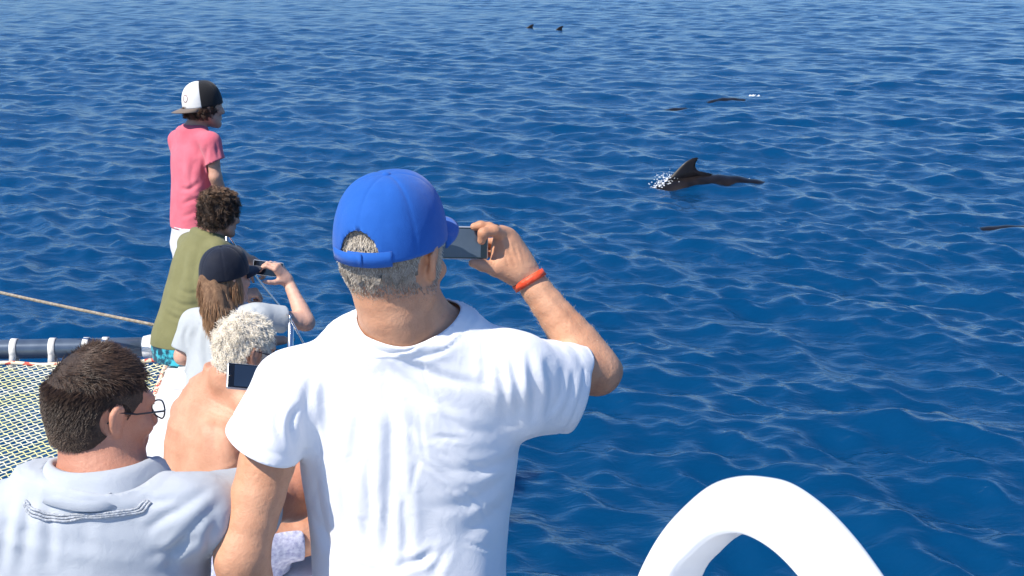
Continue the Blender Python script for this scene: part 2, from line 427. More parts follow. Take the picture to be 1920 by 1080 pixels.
def build_sea():
    r = [0.02, 1.5, 3.0]
    while r[-1] < 110: r.append(r[-1] * 1.0042 if r[-1] >= 4 else r[-1] + 0.2)
    while r[-1] < 7000: r.append(r[-1] * 1.12)
    r = np.array(r)
    dense = np.radians(np.linspace(-34, 34, 620)); rest = np.radians(np.linspace(34, 326, 150))[1:-1]
    th = np.concatenate([dense, rest]); R, T = np.meshgrid(r, th, indexing='ij')
    X = R * np.sin(T); Y = R * np.cos(T)
    dr = np.gradient(r)[:, None]; dt = np.gradient(np.unwrap(th))[None, :] * R
    sp = np.maximum(dr + 0 * dt, np.abs(dt)); sp[:, 620:] = np.maximum(sp[:, 620:], R[:, 620:] * 0.035)
    Z, DX, DY = sea_height(X.ravel(), Y.ravel(), sp.ravel())
    V = np.stack([X.ravel() + DX, Y.ravel() + DY, Z], 1); nr, nt = len(r), len(th)
    i, j = np.meshgrid(np.arange(nr - 1), np.arange(nt), indexing='ij'); i = i.ravel(); j = j.ravel(); j2 = (j + 1) % nt
    F = np.stack([i * nt + j, i * nt + j2, (i + 1) * nt + j2, (i + 1) * nt + j], 1)
    m = bpy.data.materials.new('sea_water'); m.use_nodes = True
    n = m.node_tree.nodes; l = m.node_tree.links; b = n['Principled BSDF']
    b.inputs['Base Color'].default_value = (0.0005, 0.038, 0.112, 1); b.inputs['Roughness'].default_value = 0.17
    b.inputs['IOR'].default_value = 1.333; b.inputs['Specular Tint'].default_value = (0.72, 0.90, 1.0, 1); b.inputs['Specular IOR Level'].default_value = 0.5
    m.node_tree.nodes['Principled BSDF'].subsurface_method = 'BURLEY'
    b.inputs['Subsurface Weight'].default_value = 1.0; b.inputs['Subsurface Radius'].default_value = (1.0, 1.0, 1.0); b.inputs['Subsurface Scale'].default_value = 0.4   # light spreads through clear deep water
    tc = n.new('ShaderNodeTexCoord'); prev = None
    for sc, dist, st, rot in ((2.2, 0.045, 0.44, 0.6), (6.0, 0.018, 0.52, 0.9), (17.0, 0.006, 0.4, 0.2)):
        mp = n.new('ShaderNodeMapping'); mp.inputs['Rotation'].default_value = (0, 0, rot); mp.inputs['Scale'].default_value = (1, 2.0, 1)
        t = n.new('ShaderNodeTexNoise'); t.inputs['Scale'].default_value = sc; t.inputs['Detail'].default_value = 2.5; t.inputs['Distortion'].default_value = 0.5
        bp = n.new('ShaderNodeBump'); bp.inputs['Strength'].default_value = st; bp.inputs['Distance'].default_value = dist
        l.new(tc.outputs['Object'], mp.inputs['Vector']); l.new(mp.outputs['Vector'], t.inputs['Vector']); l.new(t.outputs['Fac'], bp.inputs['Height'])
        if prev: l.new(prev.outputs['Normal'], bp.inputs['Normal'])
        prev = bp
    l.new(prev.outputs['Normal'], b.inputs['Normal'])
    o = obj('sea', V, F, m); tag(o, kind='structure', label='deep blue choppy sea')
build_sea()

# ------------------------------------------------------------------ the catamaran
M_GEL = mat('white_gelcoat', (0.78, 0.78, 0.77), 0.28, base2=(0.83, 0.83, 0.82), scale=3, coat=0.4, bump=0.03, bscale=9)
M_NONSKID = mat('nonskid_deck', (0.74, 0.74, 0.73), 0.6, base2=(0.82, 0.82, 0.81), scale=14, bump=0.25, bscale=420)
M_STEEL = mat('stainless_steel', (0.62, 0.63, 0.64), 0.18, metal=1.0, bump=0.02, bscale=30)
M_BEAM = mat('blue_grey_anodised', (0.07, 0.10, 0.15), 0.28, metal=0.3, base2=(0.10, 0.135, 0.19), scale=12, bump=0.05, bscale=25)
M_WEB = mat('white_webbing', (0.74, 0.72, 0.68), 0.8, base2=(0.8, 0.79, 0.76), scale=40, bump=0.3, bscale=300)
DECK = 1.40
# deck plan: (along Y, inner X, outer X)
PLAN = [(-2.6, -1.02, 1.05), (0.0, -1.08, 0.82), (1.9, -1.16, 0.32), (3.0, -1.30, -0.06), (4.5, -1.46, -0.54), (5.5, -1.585, -0.89), (6.4, -1.70, -1.19),
        (7.2, -1.80, -1.47), (7.8, -1.875, -1.70), (8.25, -1.945, -1.875), (8.42, -1.965, -1.94)]
plan = spline(np.array(PLAN), 60)
boat = thing('catamaran', (-0.6, 4.0, DECK), 'white sailing catamaran carrying the six people over the blue sea', 'boat')
def hull():
    V = []; F = []; K = 15
    for y, xi, xo in plan:
        c = (xi + xo) / 2; w = (xo - xi) / 2; sh = 0.02 * max(0, (y - 4) / 4)
        e = min(0.035, w * 0.4)
        prof = [(-0.55 * w, -0.75), (-0.8 * w, -0.1), (-0.97 * w, 0.7), (-w, DECK - 0.09), (-w, DECK - 0.03), (-w + e * 0.35, DECK - 0.006), (-w + e, DECK + 0.004), (0, DECK + 0.012),
                (w - e, DECK + 0.004), (w - e * 0.35, DECK - 0.006), (w, DECK - 0.03), (w, DECK - 0.09), (0.97 * w, 0.7), (0.8 * w, -0.1), (0.55 * w, -0.75)]
        for dx, z in prof: V.append((c + dx, y, z + sh * (z > 0.5)))
    for i in range(len(plan) - 1):
        for k in range(K - 1): F.append((i * K + k, i * K + k + 1, (i + 1) * K + k + 1, (i + 1) * K + k))
        F.append((i * K + K - 1, i * K, (i + 1) * K, (i + 1) * K + K - 1))
    F.append(tuple(range(K))[::-1]); b = (len(plan) - 1) * K; F.append(tuple(range(b, b + K)))
    return obj('hull', V, [f[::-1] for f in F], M_GEL, boat)
hull_o = hull()
def ribbon_deck(y0, y1, inset, z, name, m, th=0.006):
    """a raised nonskid panel that follows the deck plan"""
    ys = np.linspace(y0, y1, 14); mb = MB(); V = []; F = []
    pl = np.array([[np.interp(y, plan[:, 0], plan[:, 1]) + inset, np.interp(y, plan[:, 0], plan[:, 2]) - inset] for y in ys])
    for y, (a, b) in zip(ys, pl):
        s = 0.02 * max(0, (y - 4) / 4); V += [(a, y, z + s), (b, y, z + s), (a, y, z + th + s), (b, y, z + th + s)]
    for i in range(len(ys) - 1):
        a = i * 4; b = a + 4; F += [(a + 2, a + 3, b + 3, b + 2), (a, a + 2, b + 2, b), (a + 1, b + 1, b + 3, a + 3), (a, b, b + 1, a + 1)]
    F += [(0, 1, 3, 2), (len(V) - 4, len(V) - 2, len(V) - 1, len(V) - 3)]
    return obj(name, V, F, m, hull_o, smooth=False)
for y0, y1 in ((1.95, 3.55), (3.6, 5.05), (5.1, 6.35), (6.4, 7.6)): ribbon_deck(y0, y1, 0.075, DECK + 0.010, 'deck_panel', M_NONSKID)
MB().box((-0.86, 2.22, 1.68), (0.42, 0, 0), (0, 0.30, 0), (0, 0, 0.29)).build('locker_seat', M_GEL, boat, bevel=0.05, seg=4)
MB().box((0.55, 0.05, 1.90), (1.25, 0, 0), (0, 1.72, 0), (0, 0, 0.515)).build('cabin_roof', M_GEL, boat, bevel=0.09, seg=5)
# moulded arch: a hoop of rectangular section that stands on the cabin roof
def arch():
    d = 1.72
    outer = [(1130, 1290), (1165, 1170), (1195, 1080), (1232, 1010), (1275, 958), (1330, 912), (1385, 894), (1440, 895), (1490, 908), (1545, 945), (1595, 995), (1640, 1052), (1685, 1120), (1760, 1250)]
    inner = [(1192, 1290), (1224, 1180), (1258, 1080), (1290, 1042), (1322, 1014), (1352, 1003), (1382, 1003), (1410, 1014), (1438, 1032), (1464, 1055), (1490, 1084), (1522, 1124), (1560, 1176), (1640, 1290)]
    o = spline(np.array([P(x, y, d) for x, y in outer]), 70); i = spline(np.array([P(x, y, d) for x, y in inner]), 70)
    # the outer rim runs straight back, the inner rim back and to the right, which bares the inner left flank
    DO = nrm(A(0.14, 0.92, -0.34)) * 0.085; DI = nrm(A(0.60, 0.8, -0.30)) * 0.10; V = []; F = []; K = 20
    for a, b in zip(o, i):
        for k in range(K):
            t = 2 * math.pi * k / K; ct, st = math.cos(t), math.sin(t); e = 0.26
            u = 0.5 + 0.5 * math.copysign(abs(ct) ** e, ct); v = 0.5 + 0.5 * math.copysign(abs(st) ** e, st)
            V.append((a + DO * v) * (1 - u) + (b + DI * v) * u)
    for s in range(len(o) - 1):
        for k in range(K): F.append((s * K + k, s * K + (k + 1) % K, (s + 1) * K + (k + 1) % K, (s + 1) * K + k))
    F.append(tuple(range(K))); F.append(tuple(range((len(o) - 1) * K, len(o) * K))[::-1])
    return tag(obj('grab_arch', V, F, M_GEL, boat), label='rounded white moulded arch at the bottom right')
arch()
# forward crossbeam with white webbing bands
BZ = 1.37; B0 = G(296, 650, BZ + 0.02); BDIR = nrm(A(-0.995, -0.065, 0))
beam = obj('crossbeam', *tube([B0 + BDIR * t for t in np.linspace(0.03, 5.2, 24)], 0.052, 20), M_BEAM, boat)
V, F = tube([B0 - BDIR * 0.16, B0 - BDIR * 0.02, B0 + BDIR * 0.04, B0 + BDIR * 0.075], [0.05, 0.066, 0.066, 0.058], 20)
obj('beam_socket', V, F, M_GEL, beam)
def strap(t, w=0.017):
    V = []; F = []; prof = [(-0.085, -0.085), (-0.05, -0.02)] + [(math.cos(a) * 0.0555, math.sin(a) * 0.0555) for a in np.linspace(math.radians(195), math.radians(-20), 14)] + [(0.03, -0.05), (-0.02, -0.075), (-0.09, -0.092)]
    q = nrm(np.cross(A(0, 0, 1), BDIR)); q = q if q[1] > 0 else -q
    for s in (-1, 1):
        for a, b in prof: V.append(B0 + BDIR * (t + s * w) + q * a + A(0, 0, b))
    n = len(prof)
    for i in range(n - 1): F.append((i, i + 1, n + i + 1, n + i))
    return solid(obj('strap', V, F, M_WEB, beam), 0.004, 0)
for px in (198, 163, 100, 27, -40, -110, -180, -255, -330): strap(abs((px - 296) / FPX * 7.35) / 0.995 + random.uniform(-0.004, 0.004), 0.017 + random.uniform(-0.002, 0.002))
# trampoline net between the hulls
M_NET = mat('yellow_white_net_cord', (0.74, 0.73, 0.38), 0.8, base2=(0.80, 0.80, 0.64), scale=9, contrast=(0.4, 0.6))
M_EDGE = mat('red_flecked_edge_rope', (0.62, 0.10, 0.07), 0.8, base2=(0.78, 0.68, 0.50), scale=34, detail=1, contrast=(0.42, 0.5))
def netz(x, y): return 1.335 - 0.05 * math.sin(math.pi * min(1, max(0, (y - 1.9) / 5.2))) * math.sin(math.pi * min(1, max(0, (-1.2 - x) / 4.6)))
def net():
    y1 = B0[1] - 0.12; y0 = 2.4; cell = 0.050; xl = -4.6
    def inner(y): return np.interp(y, plan[:, 0], plan[:, 1]) - 0.03
    NV = []; NF = []; nb = 0; dy = cell * 0.5 / 0.85
    ys = np.arange(y0, y1 + 0.001, dy); K = np.arange(len(ys))
    for fam in (1, -1):
        w = nrm(A(1, -fam * 0.85, 0)); sec = [w * 0.0037, -w * 0.0018 + A(0, 0, 0.0031), -w * 0.0018 - A(0, 0, 0.0031)]
        for c in np.arange(-14.0, 8.0, cell):
            x = c + fam * ys * 0.85 + 0.003 * fam * np.where(K % 2, 1, -1)
            ok = (x < inner(ys)) & (x > xl) & (ys < y1 + (x - B0[0]) * 0.065)
            i = np.flatnonzero(ok)
            if len(i) < 2: continue
            i = np.arange(i[0], i[-1] + 1); X = x[i] + 0.004 * np.sin(9.1 * x[i] + 5 * ys[i]); Y = ys[i] + 0.005 * np.sin(7 * x[i] - 6 * ys[i])
            sag = np.sin(np.pi * np.clip((ys[i] - 1.9) / 5.2, 0, 1)) * np.sin(np.pi * np.clip((-1.2 - x[i]) / 4.6, 0, 1))
            Z = 1.335 - 0.05 * sag + 0.0025 * fam * np.where(K[i] % 2, 1, -1) + 0.004 * np.sin(5 * x[i] + 3 * ys[i])
            P0 = np.stack([X, Y, Z], 1); n = len(i)
            NV.append((P0[:, None] + np.array(sec)[None]).reshape(-1, 3))
            a = nb + np.arange(n - 1) * 3
            for q in range(3): NF.append(np.stack([a + q, a + (q + 1) % 3, a + 3 + (q + 1) % 3, a + 3 + q], 1))
            nb += n * 3
    o = obj('trampoline_net', np.vstack(NV), np.vstack(NF), M_NET, boat); tag(o, label='yellow and white diamond mesh net between the hulls')
    e = MB(); ys = np.linspace(y0, y1 - 0.01, 40)
    e.tube([(inner(y), y, netz(inner(y), y) + 0.008) for y in ys], 0.011, 6)
    e.tube([(x, y1 + (x - B0[0]) * 0.065, netz(x, y1) + 0.008 + 0.008 * math.sin(16 * x)) for x in np.linspace(inner(y1), -4.6, 60)], 0.011, 6)
    e.build('border_rope', M_EDGE, o)
    lc = MB()                                            # lacing from the border to a track on the hull side
    for y in np.arange(y0 + 0.1, y1, 0.13):
        lc.tube([(inner(y), y, netz(inner(y), y) + 0.012), (inner(y) + 0.028, y + 0.03, 1.352)], 0.004, 4)
    lc.build('lacing', M_WEB, o)['kind'] = 'stuff'
net()
# stanchions and lifeline on the outboard edge
ST = []
for base, top in ((A(-1.475, 7.2, DECK), P(425, 440, 7.29)), (None, P(545, 604, 5.69)), (A(-0.16, 3.3, DECK), A(-0.10, 3.3, 1.72))):
    if base is None: base = A(top[0] - 0.03, top[1], DECK)
    s = MB(); s.tube([base + A(0, 0, 0.012), base * 0.5 + top * 0.5, top], 0.0125, 10); o = s.build('stanchion', M_STEEL, boat)
    obj('stanchion_foot', *tube([base + A(0, 0, 0.008), base + A(0, 0, 0.018), base + A(0, 0, 0.05)], [0.035, 0.034, 0.016], 12), M_STEEL, o)
    a = np.linspace(0, 2 * math.pi, 13)
    obj('wire_eye', *tube([top + A(0.0, 0.012 * math.cos(t), 0.014 + 0.014 * math.sin(t)) for t in a], 0.0045, 6, caps=False), M_STEEL, o)
    ST.append(top + A(0, 0, 0.014))
bow = A(-1.93, 8.25, 1.97)
obj('lifeline', *tube(np.vstack([spline([bow, (bow + ST[0]) / 2 - A(0, 0, 0.01), ST[0]], 8), spline([ST[0], (ST[0] + ST[1]) / 2 - A(0, 0, 0.02), ST[1]], 10)[1:], spline([ST[1], (ST[1] * 0.5 + ST[2] * 0.5) - A(0, 0, 0.02), ST[2]], 8)[1:]]), 0.004, 6), M_STEEL, boat)
pm = MB(); pm.tube([A(-1.93, 8.25, DECK + 0.02), A(-1.93, 8.25, 1.7), A(-1.93, 8.25, 1.985)], 0.0125, 10)
pm.build('bow_post', M_STEEL, boat)
# bridle rope that runs from the bow out to port
M_ROPE = mat('tan_rope', (0.30, 0.24, 0.17), 0.85, base2=(0.46, 0.40, 0.32), scale=70, detail=2, bump=0.6, bscale=160)
r0 = P(303, 612, 7.3); r1 = P(0, 532, 7.3); r2 = r0 + (r1 - r0) * 3.4
rp = [r0 + (r2 - r0) * t - A(0, 0, 0.06 * math.sin(math.pi * t)) for t in np.linspace(0, 1, 40)]
ro = obj('bridle_rope', *tube(rp, 0.0085, 8), M_ROPE, origin=r0); tag(ro, 'tan rope stretched from the bow out above the crossbeam', 'rope')
V, F = tube([r0 + A(0.05, 0, -0.05), r0 + A(0.015, 0, -0.012), r0 - A(0.02, 0, 0.0)], 0.012, 8); obj('rope_splice', V, F, M_ROPE, ro)

# ------------------------------------------------------------------ pilot whales
M_WHALE = mat('wet_black_skin', (0.004, 0.004, 0.005), 0.4, spec=0.2, base2=(0.014, 0.011, 0.011), scale=4, coat=0.12, bump=0.05, bscale=14)
M_FOAM = mat('white_water', (0.82, 0.85, 0.88), 0.5, spec=0.5)
def whale_mesh(fin=True):
    f = Field()                                           # heading -X, back at z = 0
    rows = [(A(-2.1, 0, -0.42), 0.20), (A(-1.75, 0, -0.42), 0.33), (A(-1.2, 0, -0.43), 0.40), (A(-0.4, 0, -0.43), 0.43), (A(0.4, 0, -0.42), 0.38), (A(1.2, 0, -0.42), 0.25), (A(1.9, 0, -0.45), 0.12), (A(2.3, 0, -0.47), 0.06)]
    rows = [(p + A(0, 0, -(0.36 if p[0] < 0 else 0.105) * min(p[0] ** 2, 3.0)), r) for p, r in rows]          # arched, only the middle of the back comes out
    f.chain(rows, n=22, kk=0.05)
    for s in (-1, 1):
        f.chain([(A(-1.35, 0.32 * s, -0.95), 0.10), (A(-1.05, 0.62 * s, -1.1), 0.07), (A(-0.6, 0.8 * s, -1.2), 0.03)], k=0.08)
        f.chain([(A(2.2, 0, -0.78), 0.07), (A(2.4, 0.25 * s, -0.80), 0.05), (A(2.55, 0.5 * s, -0.80), 0.02)], k=0.06)
    V, F = f.mesh(0.032)
    # dorsal fin: broad based and hooked, swept towards the tail
    prof = [(-0.36, -0.06), (-0.26, 0.03), (-0.17, 0.11), (-0.08, 0.19), (0.0, 0.25), (0.085, 0.285), (0.15, 0.285), (0.16, 0.262), (0.125, 0.21), (0.108, 0.15), (0.125, 0.09), (0.18, 0.03), (0.34, -0.03), (0.2, -0.08), (-0.1, -0.1)]; prof = [(x * 1.12, z * 0.92) for x, z in prof]
    c = np.mean(prof, 0); fv = []; ff = []
    lay = [(0.0, 1.0), (0.35, 0.93), (0.75, 0.7), (1.0, 0.3)]
    for sgn in (1, -1):
        b = len(fv)
        for t, sc in lay:
            for x, z in prof: fv.append((c[0] + (x - c[0]) * sc, sgn * 0.034 * t * (1.25 - z * 2.2), c[1] + (z - c[1]) * sc))
        n = len(prof)
        for i in range(len(lay) - 1):
            for k in range(n):
                q = (b + i * n + k, b + i * n + (k + 1) % n, b + (i + 1) * n + (k + 1) % n, b + (i + 1) * n + k); ff.append(q if sgn < 0 else q[::-1])
        cc = len(fv); fv.append((c[0], sgn * 0.036, c[1]))
        for k in range(n): q = (b + 3 * n + k, b + 3 * n + (k + 1) % n, cc, cc); ff.append(q[:3] if sgn < 0 else q[:3][::-1])
    if not fin: fv, ff = [], []
    me = bpy.data.meshes.new('pilot_whale')
    me.from_pydata(V.tolist() + fv, [], [tuple(map(int, q)) for q in F] + [tuple(len(V) + i for i in q) for q in ff])
    me.materials.append(M_WHALE); me.polygons.foreach_set('use_smooth', [True] * len(me.polygons)); return me
WH = whale_mesh(); WB = whale_mesh(False)
WS = []
def whale(px, py, lift, yaw, label, roll=0.0, pitch=0.0, scale=1.0, me=None):
    g = G(px, py, 0.0); z, _, _ = sea_height([g[0]], [g[1]])
    o = bpy.data.objects.new('pilot_whale', me or WH); COL.objects.link(o)
    o.location = (g[0], g[1], lift + float(z[0])); o.rotation_euler = (roll, pitch, math.radians(yaw)); o.scale = (scale,) * 3
    tag(o, label, 'whale', 'pilot whales at the surface'); WS.append((o, g, float(z[0]))); return o
whale(1290, 347, 0.125, 6, 'dark pilot whale with its hooked dorsal fin high out of the water', pitch=-0.15)
whale(994, 54, -0.10, 5, 'far whale showing only a small fin, left of the two distant fins', pitch=-0.06)
whale(1049, 58, -0.08, 10, 'far whale showing only a small fin, right of the two distant fins', pitch=-0.06)
whale(1366, 188, 0.03, 20, 'dark whale back just breaking the surface beyond the big fin', me=WB, scale=0.85)
whale(1275, 204, 0.03, 16, 'faint whale back barely awash, left of the one beyond the big fin', me=WB, scale=0.8)
whale(1908, 431, 0.05, 160, 'dark whale back awash at the far right edge of the picture', me=WB, scale=0.8)
def splash(px, py, n, spread, up, label, seed, r=(0.004, 0.014), along=0.0):
    g = G(px, py, 0.0); z, _, _ = sea_height([g[0]], [g[1]]); rg = np.random.default_rng(seed); mb = MB()
    for i in range(n):
        h = abs(rg.normal()) * up; c = A(g[0] + rg.normal() * spread, g[1] + rg.normal() * spread * 0.5, z[0] + h - 0.02); s = rg.uniform(*r) * (1.6 - min(1.2, h / (up + 1e-6) * 0.5))
        R = [A(s * rg.uniform(0.7, 1.8), 0, 0), A(0, s, 0), A(0, 0, s * rg.uniform(0.6, 1.4))]
        mb.add([c + R[0], c - R[0], c + R[1], c - R[1], c + R[2], c - R[2]], [(0, 2, 4), (2, 1, 4), (1, 3, 4), (3, 0, 4), (2, 0, 5), (1, 2, 5), (3, 1, 5), (0, 3, 5)])
    o = mb.build('splash', M_FOAM, smooth=True, origin=g); tag(o, label, kind='stuff')
splash(1245, 349, 230, 0.085, 0.11, 'white splash at the head of the whale with the hooked fin', 1)
splash(1262, 342, 110, 0.07, 0.05, 'white water running up to the hooked fin', 2, (0.005, 0.014))
splash(1337, 344, 120, 0.09, 0.015, 'white water along the back of the whale with the hooked fin', 3, (0.006, 0.016))
splash(1383, 340, 70, 0.07, 0.015, 'white water over the tail stock of the whale', 4, (0.005, 0.014))
splash(1414, 181, 10, 0.07, 0.03, 'small white splash beside the whale back awash', 5, (0.015, 0.035))
# ------------------------------------------------------------------ people: toolkit
def frame(yaw, pitch=0, roll=0):
    """rows: right, forward, up; yaw turns the face to the right of straight ahead, pitch nods down, all degrees"""
    y, p, r = map(math.radians, (yaw, pitch, roll))
    Rz = A([math.cos(y), -math.sin(y), 0], [math.sin(y), math.cos(y), 0], [0, 0, 1])
    Rx = A([1, 0, 0], [0, math.cos(p), -math.sin(p)], [0, math.sin(p), math.cos(p)])
    Ry = A([math.cos(r), 0, -math.sin(r)], [0, 1, 0], [math.sin(r), 0, math.cos(r)])
    return Ry @ Rx @ Rz
class Head:
    def __init__(s, c, yaw, pitch=0, roll=0, scale=1.0): s.c = np.asarray(c); s.R = frame(yaw, pitch, roll); s.k = scale
    def w(s, *q): return s.c + s.k * (np.asarray(q, float) @ s.R)
    def local(s, V): return (np.asarray(V) - s.c) @ s.R.T / s.k
    def add(s, f):
        k = s.k; w = s.w
        f.ell(w(0, -0.012, 0.032), A(0.077, 0.097, 0.090) * k, s.R, 0.02)
        f.ell(w(0, 0.035, -0.035), A(0.061, 0.060, 0.078) * k, s.R, 0.03)
        f.chain([(w(-0.056, 0.0, -0.055), 0.02 * k), (w(-0.030, 0.062, -0.095), 0.02 * k), (w(0, 0.078, -0.100), 0.019 * k), (w(0.030, 0.062, -0.095), 0.02 * k), (w(0.056, 0.0, -0.055), 0.02 * k)], k=0.025)
        f.chain([(w(-0.035, 0.083, 0.022), 0.012 * k), (w(0, 0.09, 0.02), 0.012 * k), (w(0.035, 0.083, 0.022), 0.012 * k)], k=0.015)
        for sx in (-1, 1):
            f.ell(w(0.032 * sx, 0.092, 0.0), A(0.017, 0.012, 0.011) * k, s.R, 0.012, sub=True)
            f.ell(w(0.032 * sx, 0.078, 0.0), A(0.0125,) * 3 * k if False else A(0.0125, 0.0125, 0.0115) * k, s.R, 0.004)
            f.ell(w(0.043 * sx, 0.068, -0.028), A(0.02, 0.02, 0.016) * k, s.R, 0.02)
        f.chain([(w(0, 0.092, 0.008), 0.008 * k), (w(0, 0.106, -0.018), 0.0095 * k), (w(0, 0.114, -0.034), 0.0115 * k)], k=0.012)
        for sx in (-1, 1): f.ell(w(0.012 * sx, 0.100, -0.038), A(0.009, 0.01, 0.008) * k, s.R, 0.008)
        f.chain([(w(-0.022, 0.088, -0.062), 0.006 * k), (w(0, 0.096, -0.060), 0.008 * k), (w(0.022, 0.088, -0.062), 0.006 * k)], k=0.008)
        f.chain([(w(-0.018, 0.088, -0.071), 0.006 * k), (w(0, 0.094, -0.073), 0.008 * k), (w(0.018, 0.088, -0.071), 0.006 * k)], k=0.006)
        return f
    def ears(s, f):
        """outer rim, lobe and bowl of each ear"""
        for sx in (-1, 1):
            w = lambda x, y, z: s.w(sx * x, y, z)
            f.chain([(w(0.073, 0.003, -0.004), 0.005 * s.k), (w(0.078, -0.002, 0.020), 0.0045 * s.k), (w(0.083, -0.014, 0.025), 0.0045 * s.k), (w(0.086, -0.024, 0.012), 0.0045 * s.k), (w(0.084, -0.021, -0.006), 0.0043 * s.k), (w(0.078, -0.011, -0.021), 0.0055 * s.k), (w(0.073, -0.002, -0.027), 0.0055 * s.k)], k=0.005)
            f.chain([(w(0.072, -0.005, 0.009), 0.009 * s.k), (w(0.079, -0.014, 0.007), 0.006 * s.k)], k=0.008)
            f.chain([(w(0.072, -0.003, -0.011), 0.008 * s.k), (w(0.077, -0.009, -0.009), 0.006 * s.k)], k=0.008)
        return f
def hand(f, wrist, D, N, T, curls, sc=1.0, thumb=(0.55, 0.75, -0.35), thumb_curl=0.3, spread=0.06):
    """palm, four fingers and a thumb; D along the hand, N out of the back of the hand, T towards the thumb; curls: (mcp, pip, dip) degrees per finger"""
    D = nrm(D); N = nrm(N - D * (N @ D)); T = nrm(T - D * (T @ D) - N * (T @ N)); wrist = np.asarray(wrist)
    offs = (0.030, 0.010, -0.010, -0.028); reach = (0.088, 0.090, 0.085, 0.077); lens = ((0.043, 0.026, 0.021), (0.047, 0.030, 0.022), (0.043, 0.028, 0.021), (0.034, 0.021, 0.019))
    for i in range(4):
        m = wrist + sc * (D * reach[i] + T * offs[i] + N * (0.004 - 0.002 * abs(i - 1)))
        f.cap(wrist + sc * (T * offs[i] * 0.55 + D * 0.008), m, 0.0145 * sc, 0.0105 * sc, 0.018)
        p = m; ang = 0.0; side = T * (offs[i] / 0.03) * spread; rows = [(m, 0.0098 * sc)]
        for L, c, r in zip(lens[i], curls[i], (0.0088, 0.0082, 0.0068)):
            ang += math.radians(c); dv = nrm(D * math.cos(ang) - N * math.sin(ang) + side); p = p + dv * L * sc
            rows.append((p, (r - (0.001 if i == 3 else 0)) * sc))
        for a, b in zip(rows, rows[1:]): f.cap(a[0], b[0], a[1], b[1], 0.0035)
    b0 = wrist + sc * (D * 0.022 + T * 0.024 - N * 0.006); tv = nrm(D * thumb[0] + T * thumb[1] + N * thumb[2])
    b1 = b0 + tv * 0.042 * sc; t2 = nrm(tv + D * thumb_curl - N * thumb_curl * 0.5); b2 = b1 + t2 * 0.032 * sc; t3 = nrm(t2 + D * thumb_curl * 0.8); b3 = b2 + t3 * 0.024 * sc
    f.cap(b0, b1, 0.0165 * sc, 0.012 * sc, 0.016); f.cap(b1, b2, 0.0112 * sc, 0.0098 * sc, 0.004); f.cap(b2, b3, 0.0098 * sc, 0.0075 * sc, 0.004)
def foot(f, ankle, fwd, sc=1.0, drop=0.075):
    fwd = nrm(A(fwd[0], fwd[1], 0)); s = A(-fwd[1], fwd[0], 0); z = A(0, 0, -drop)
    f.cap(ankle, ankle + z * 0.65 - fwd * 0.035 * sc, 0.037 * sc, 0.031 * sc, 0.02)
    f.cap(ankle + z * 0.62, ankle + z * 0.75 + fwd * 0.11 * sc, 0.034 * sc, 0.026 * sc, 0.02)
    for i, (o, L) in enumerate(((0.028, 0.185), (0.010, 0.18), (-0.005, 0.172), (-0.018, 0.16), (-0.03, 0.147))):
        f.cap(ankle + z * 0.78 + fwd * 0.11 * sc + s * o * 0.8 * sc, ankle + z * 0.85 + fwd * L * sc + s * o * sc, 0.013 * sc, 0.0105 * sc, 0.006)
def limb(f, a, b, c, ra, rb, rc, kind='arm', k=0.03):
    """two segments with muscle bellies: shoulder, elbow, wrist or hip, knee, ankle"""
    a, b, c = map(np.asarray, (a, b, c))
    if kind == 'arm':
        f.chain([(a, ra), (a * 0.6 + b * 0.4, ra * 0.97), (a * 0.15 + b * 0.85, rb * 1.02), (b, rb)], k=k)
        f.chain([(b, rb), (b * 0.75 + c * 0.25, rb * 1.06), (b * 0.4 + c * 0.6, (rb * 0.45 + rc * 0.55) * 1.0), (c, rc)], k=0.02)
        f.cap(b, b + nrm(nrm(b - a) + nrm(b - c)) * rb * 0.35, rb * 0.8, rb * 0.55, 0.015)
    else:
        f.chain([(a, ra), (a * 0.65 + b * 0.35, ra * 0.95), (a * 0.2 + b * 0.8, rb * 1.1), (b, rb)], k=k)
        f.chain([(b, rb * 0.98), (b * 0.7 + c * 0.3, rb * 1.02), (b * 0.35 + c * 0.65, (rb + rc) * 0.45), (c, rc)], k=0.025)
def bone(a, L1, c, L2, bend):
    """the joint between a and c for the two lengths, bent towards bend"""
    a = np.asarray(a); c = np.asarray(c); v = c - a; d = min(np.linalg.norm(v), (L1 + L2) * 0.999); u = nrm(v)
    x = (L1 * L1 - L2 * L2 + d * d) / (2 * d); h = math.sqrt(max(0, L1 * L1 - x * x)); b = nrm(bend - u * (np.asarray(bend) @ u))
    return a + u * x + b * h
def plane_cut(p0, n, centre, rad):
    """positive beyond the plane, only near centre"""
    p0 = np.asarray(p0); n = nrm(n); centre = np.asarray(centre)
    def f(V):
        return np.minimum((V - p0) @ n, rad - np.linalg.norm(V - centre, axis=1))
    return f
def sleeve_cut(p0, n, fs, ft):
    """positive past the hem plane on the cloth that belongs to the sleeve fs rather than the trunk ft"""
    p0 = np.asarray(p0); n = nrm(n)
    return lambda V: np.minimum((V - p0) @ n, (ft(V) - fs(V)) * 1.0 - 0.004)
def cuts(*fs): return lambda V: np.max(np.stack([f(V) for f in fs]), 0)
def body_mesh(f, hands, h, hh=0.0026):
    """body on a coarse grid and each hand on a fine one, joined at the wrists"""
    V, F = f.mesh(h); parts = []
    for hf, wrist, D in hands:
        pc = plane_cut(np.asarray(wrist) + nrm(D) * 0.010, D, np.asarray(wrist) + nrm(D) * 0.09, 0.13)
        V, F = clip(V, F, lambda X: np.minimum(pc(X), 0.022 - hf(X)))
        v, q = hf.mesh(hh); parts.append(clip(v, q, lambda X, w=np.asarray(wrist) - nrm(D) * 0.024, d=nrm(D): -((X - w) @ d)))
    return merge((V, F), *parts)
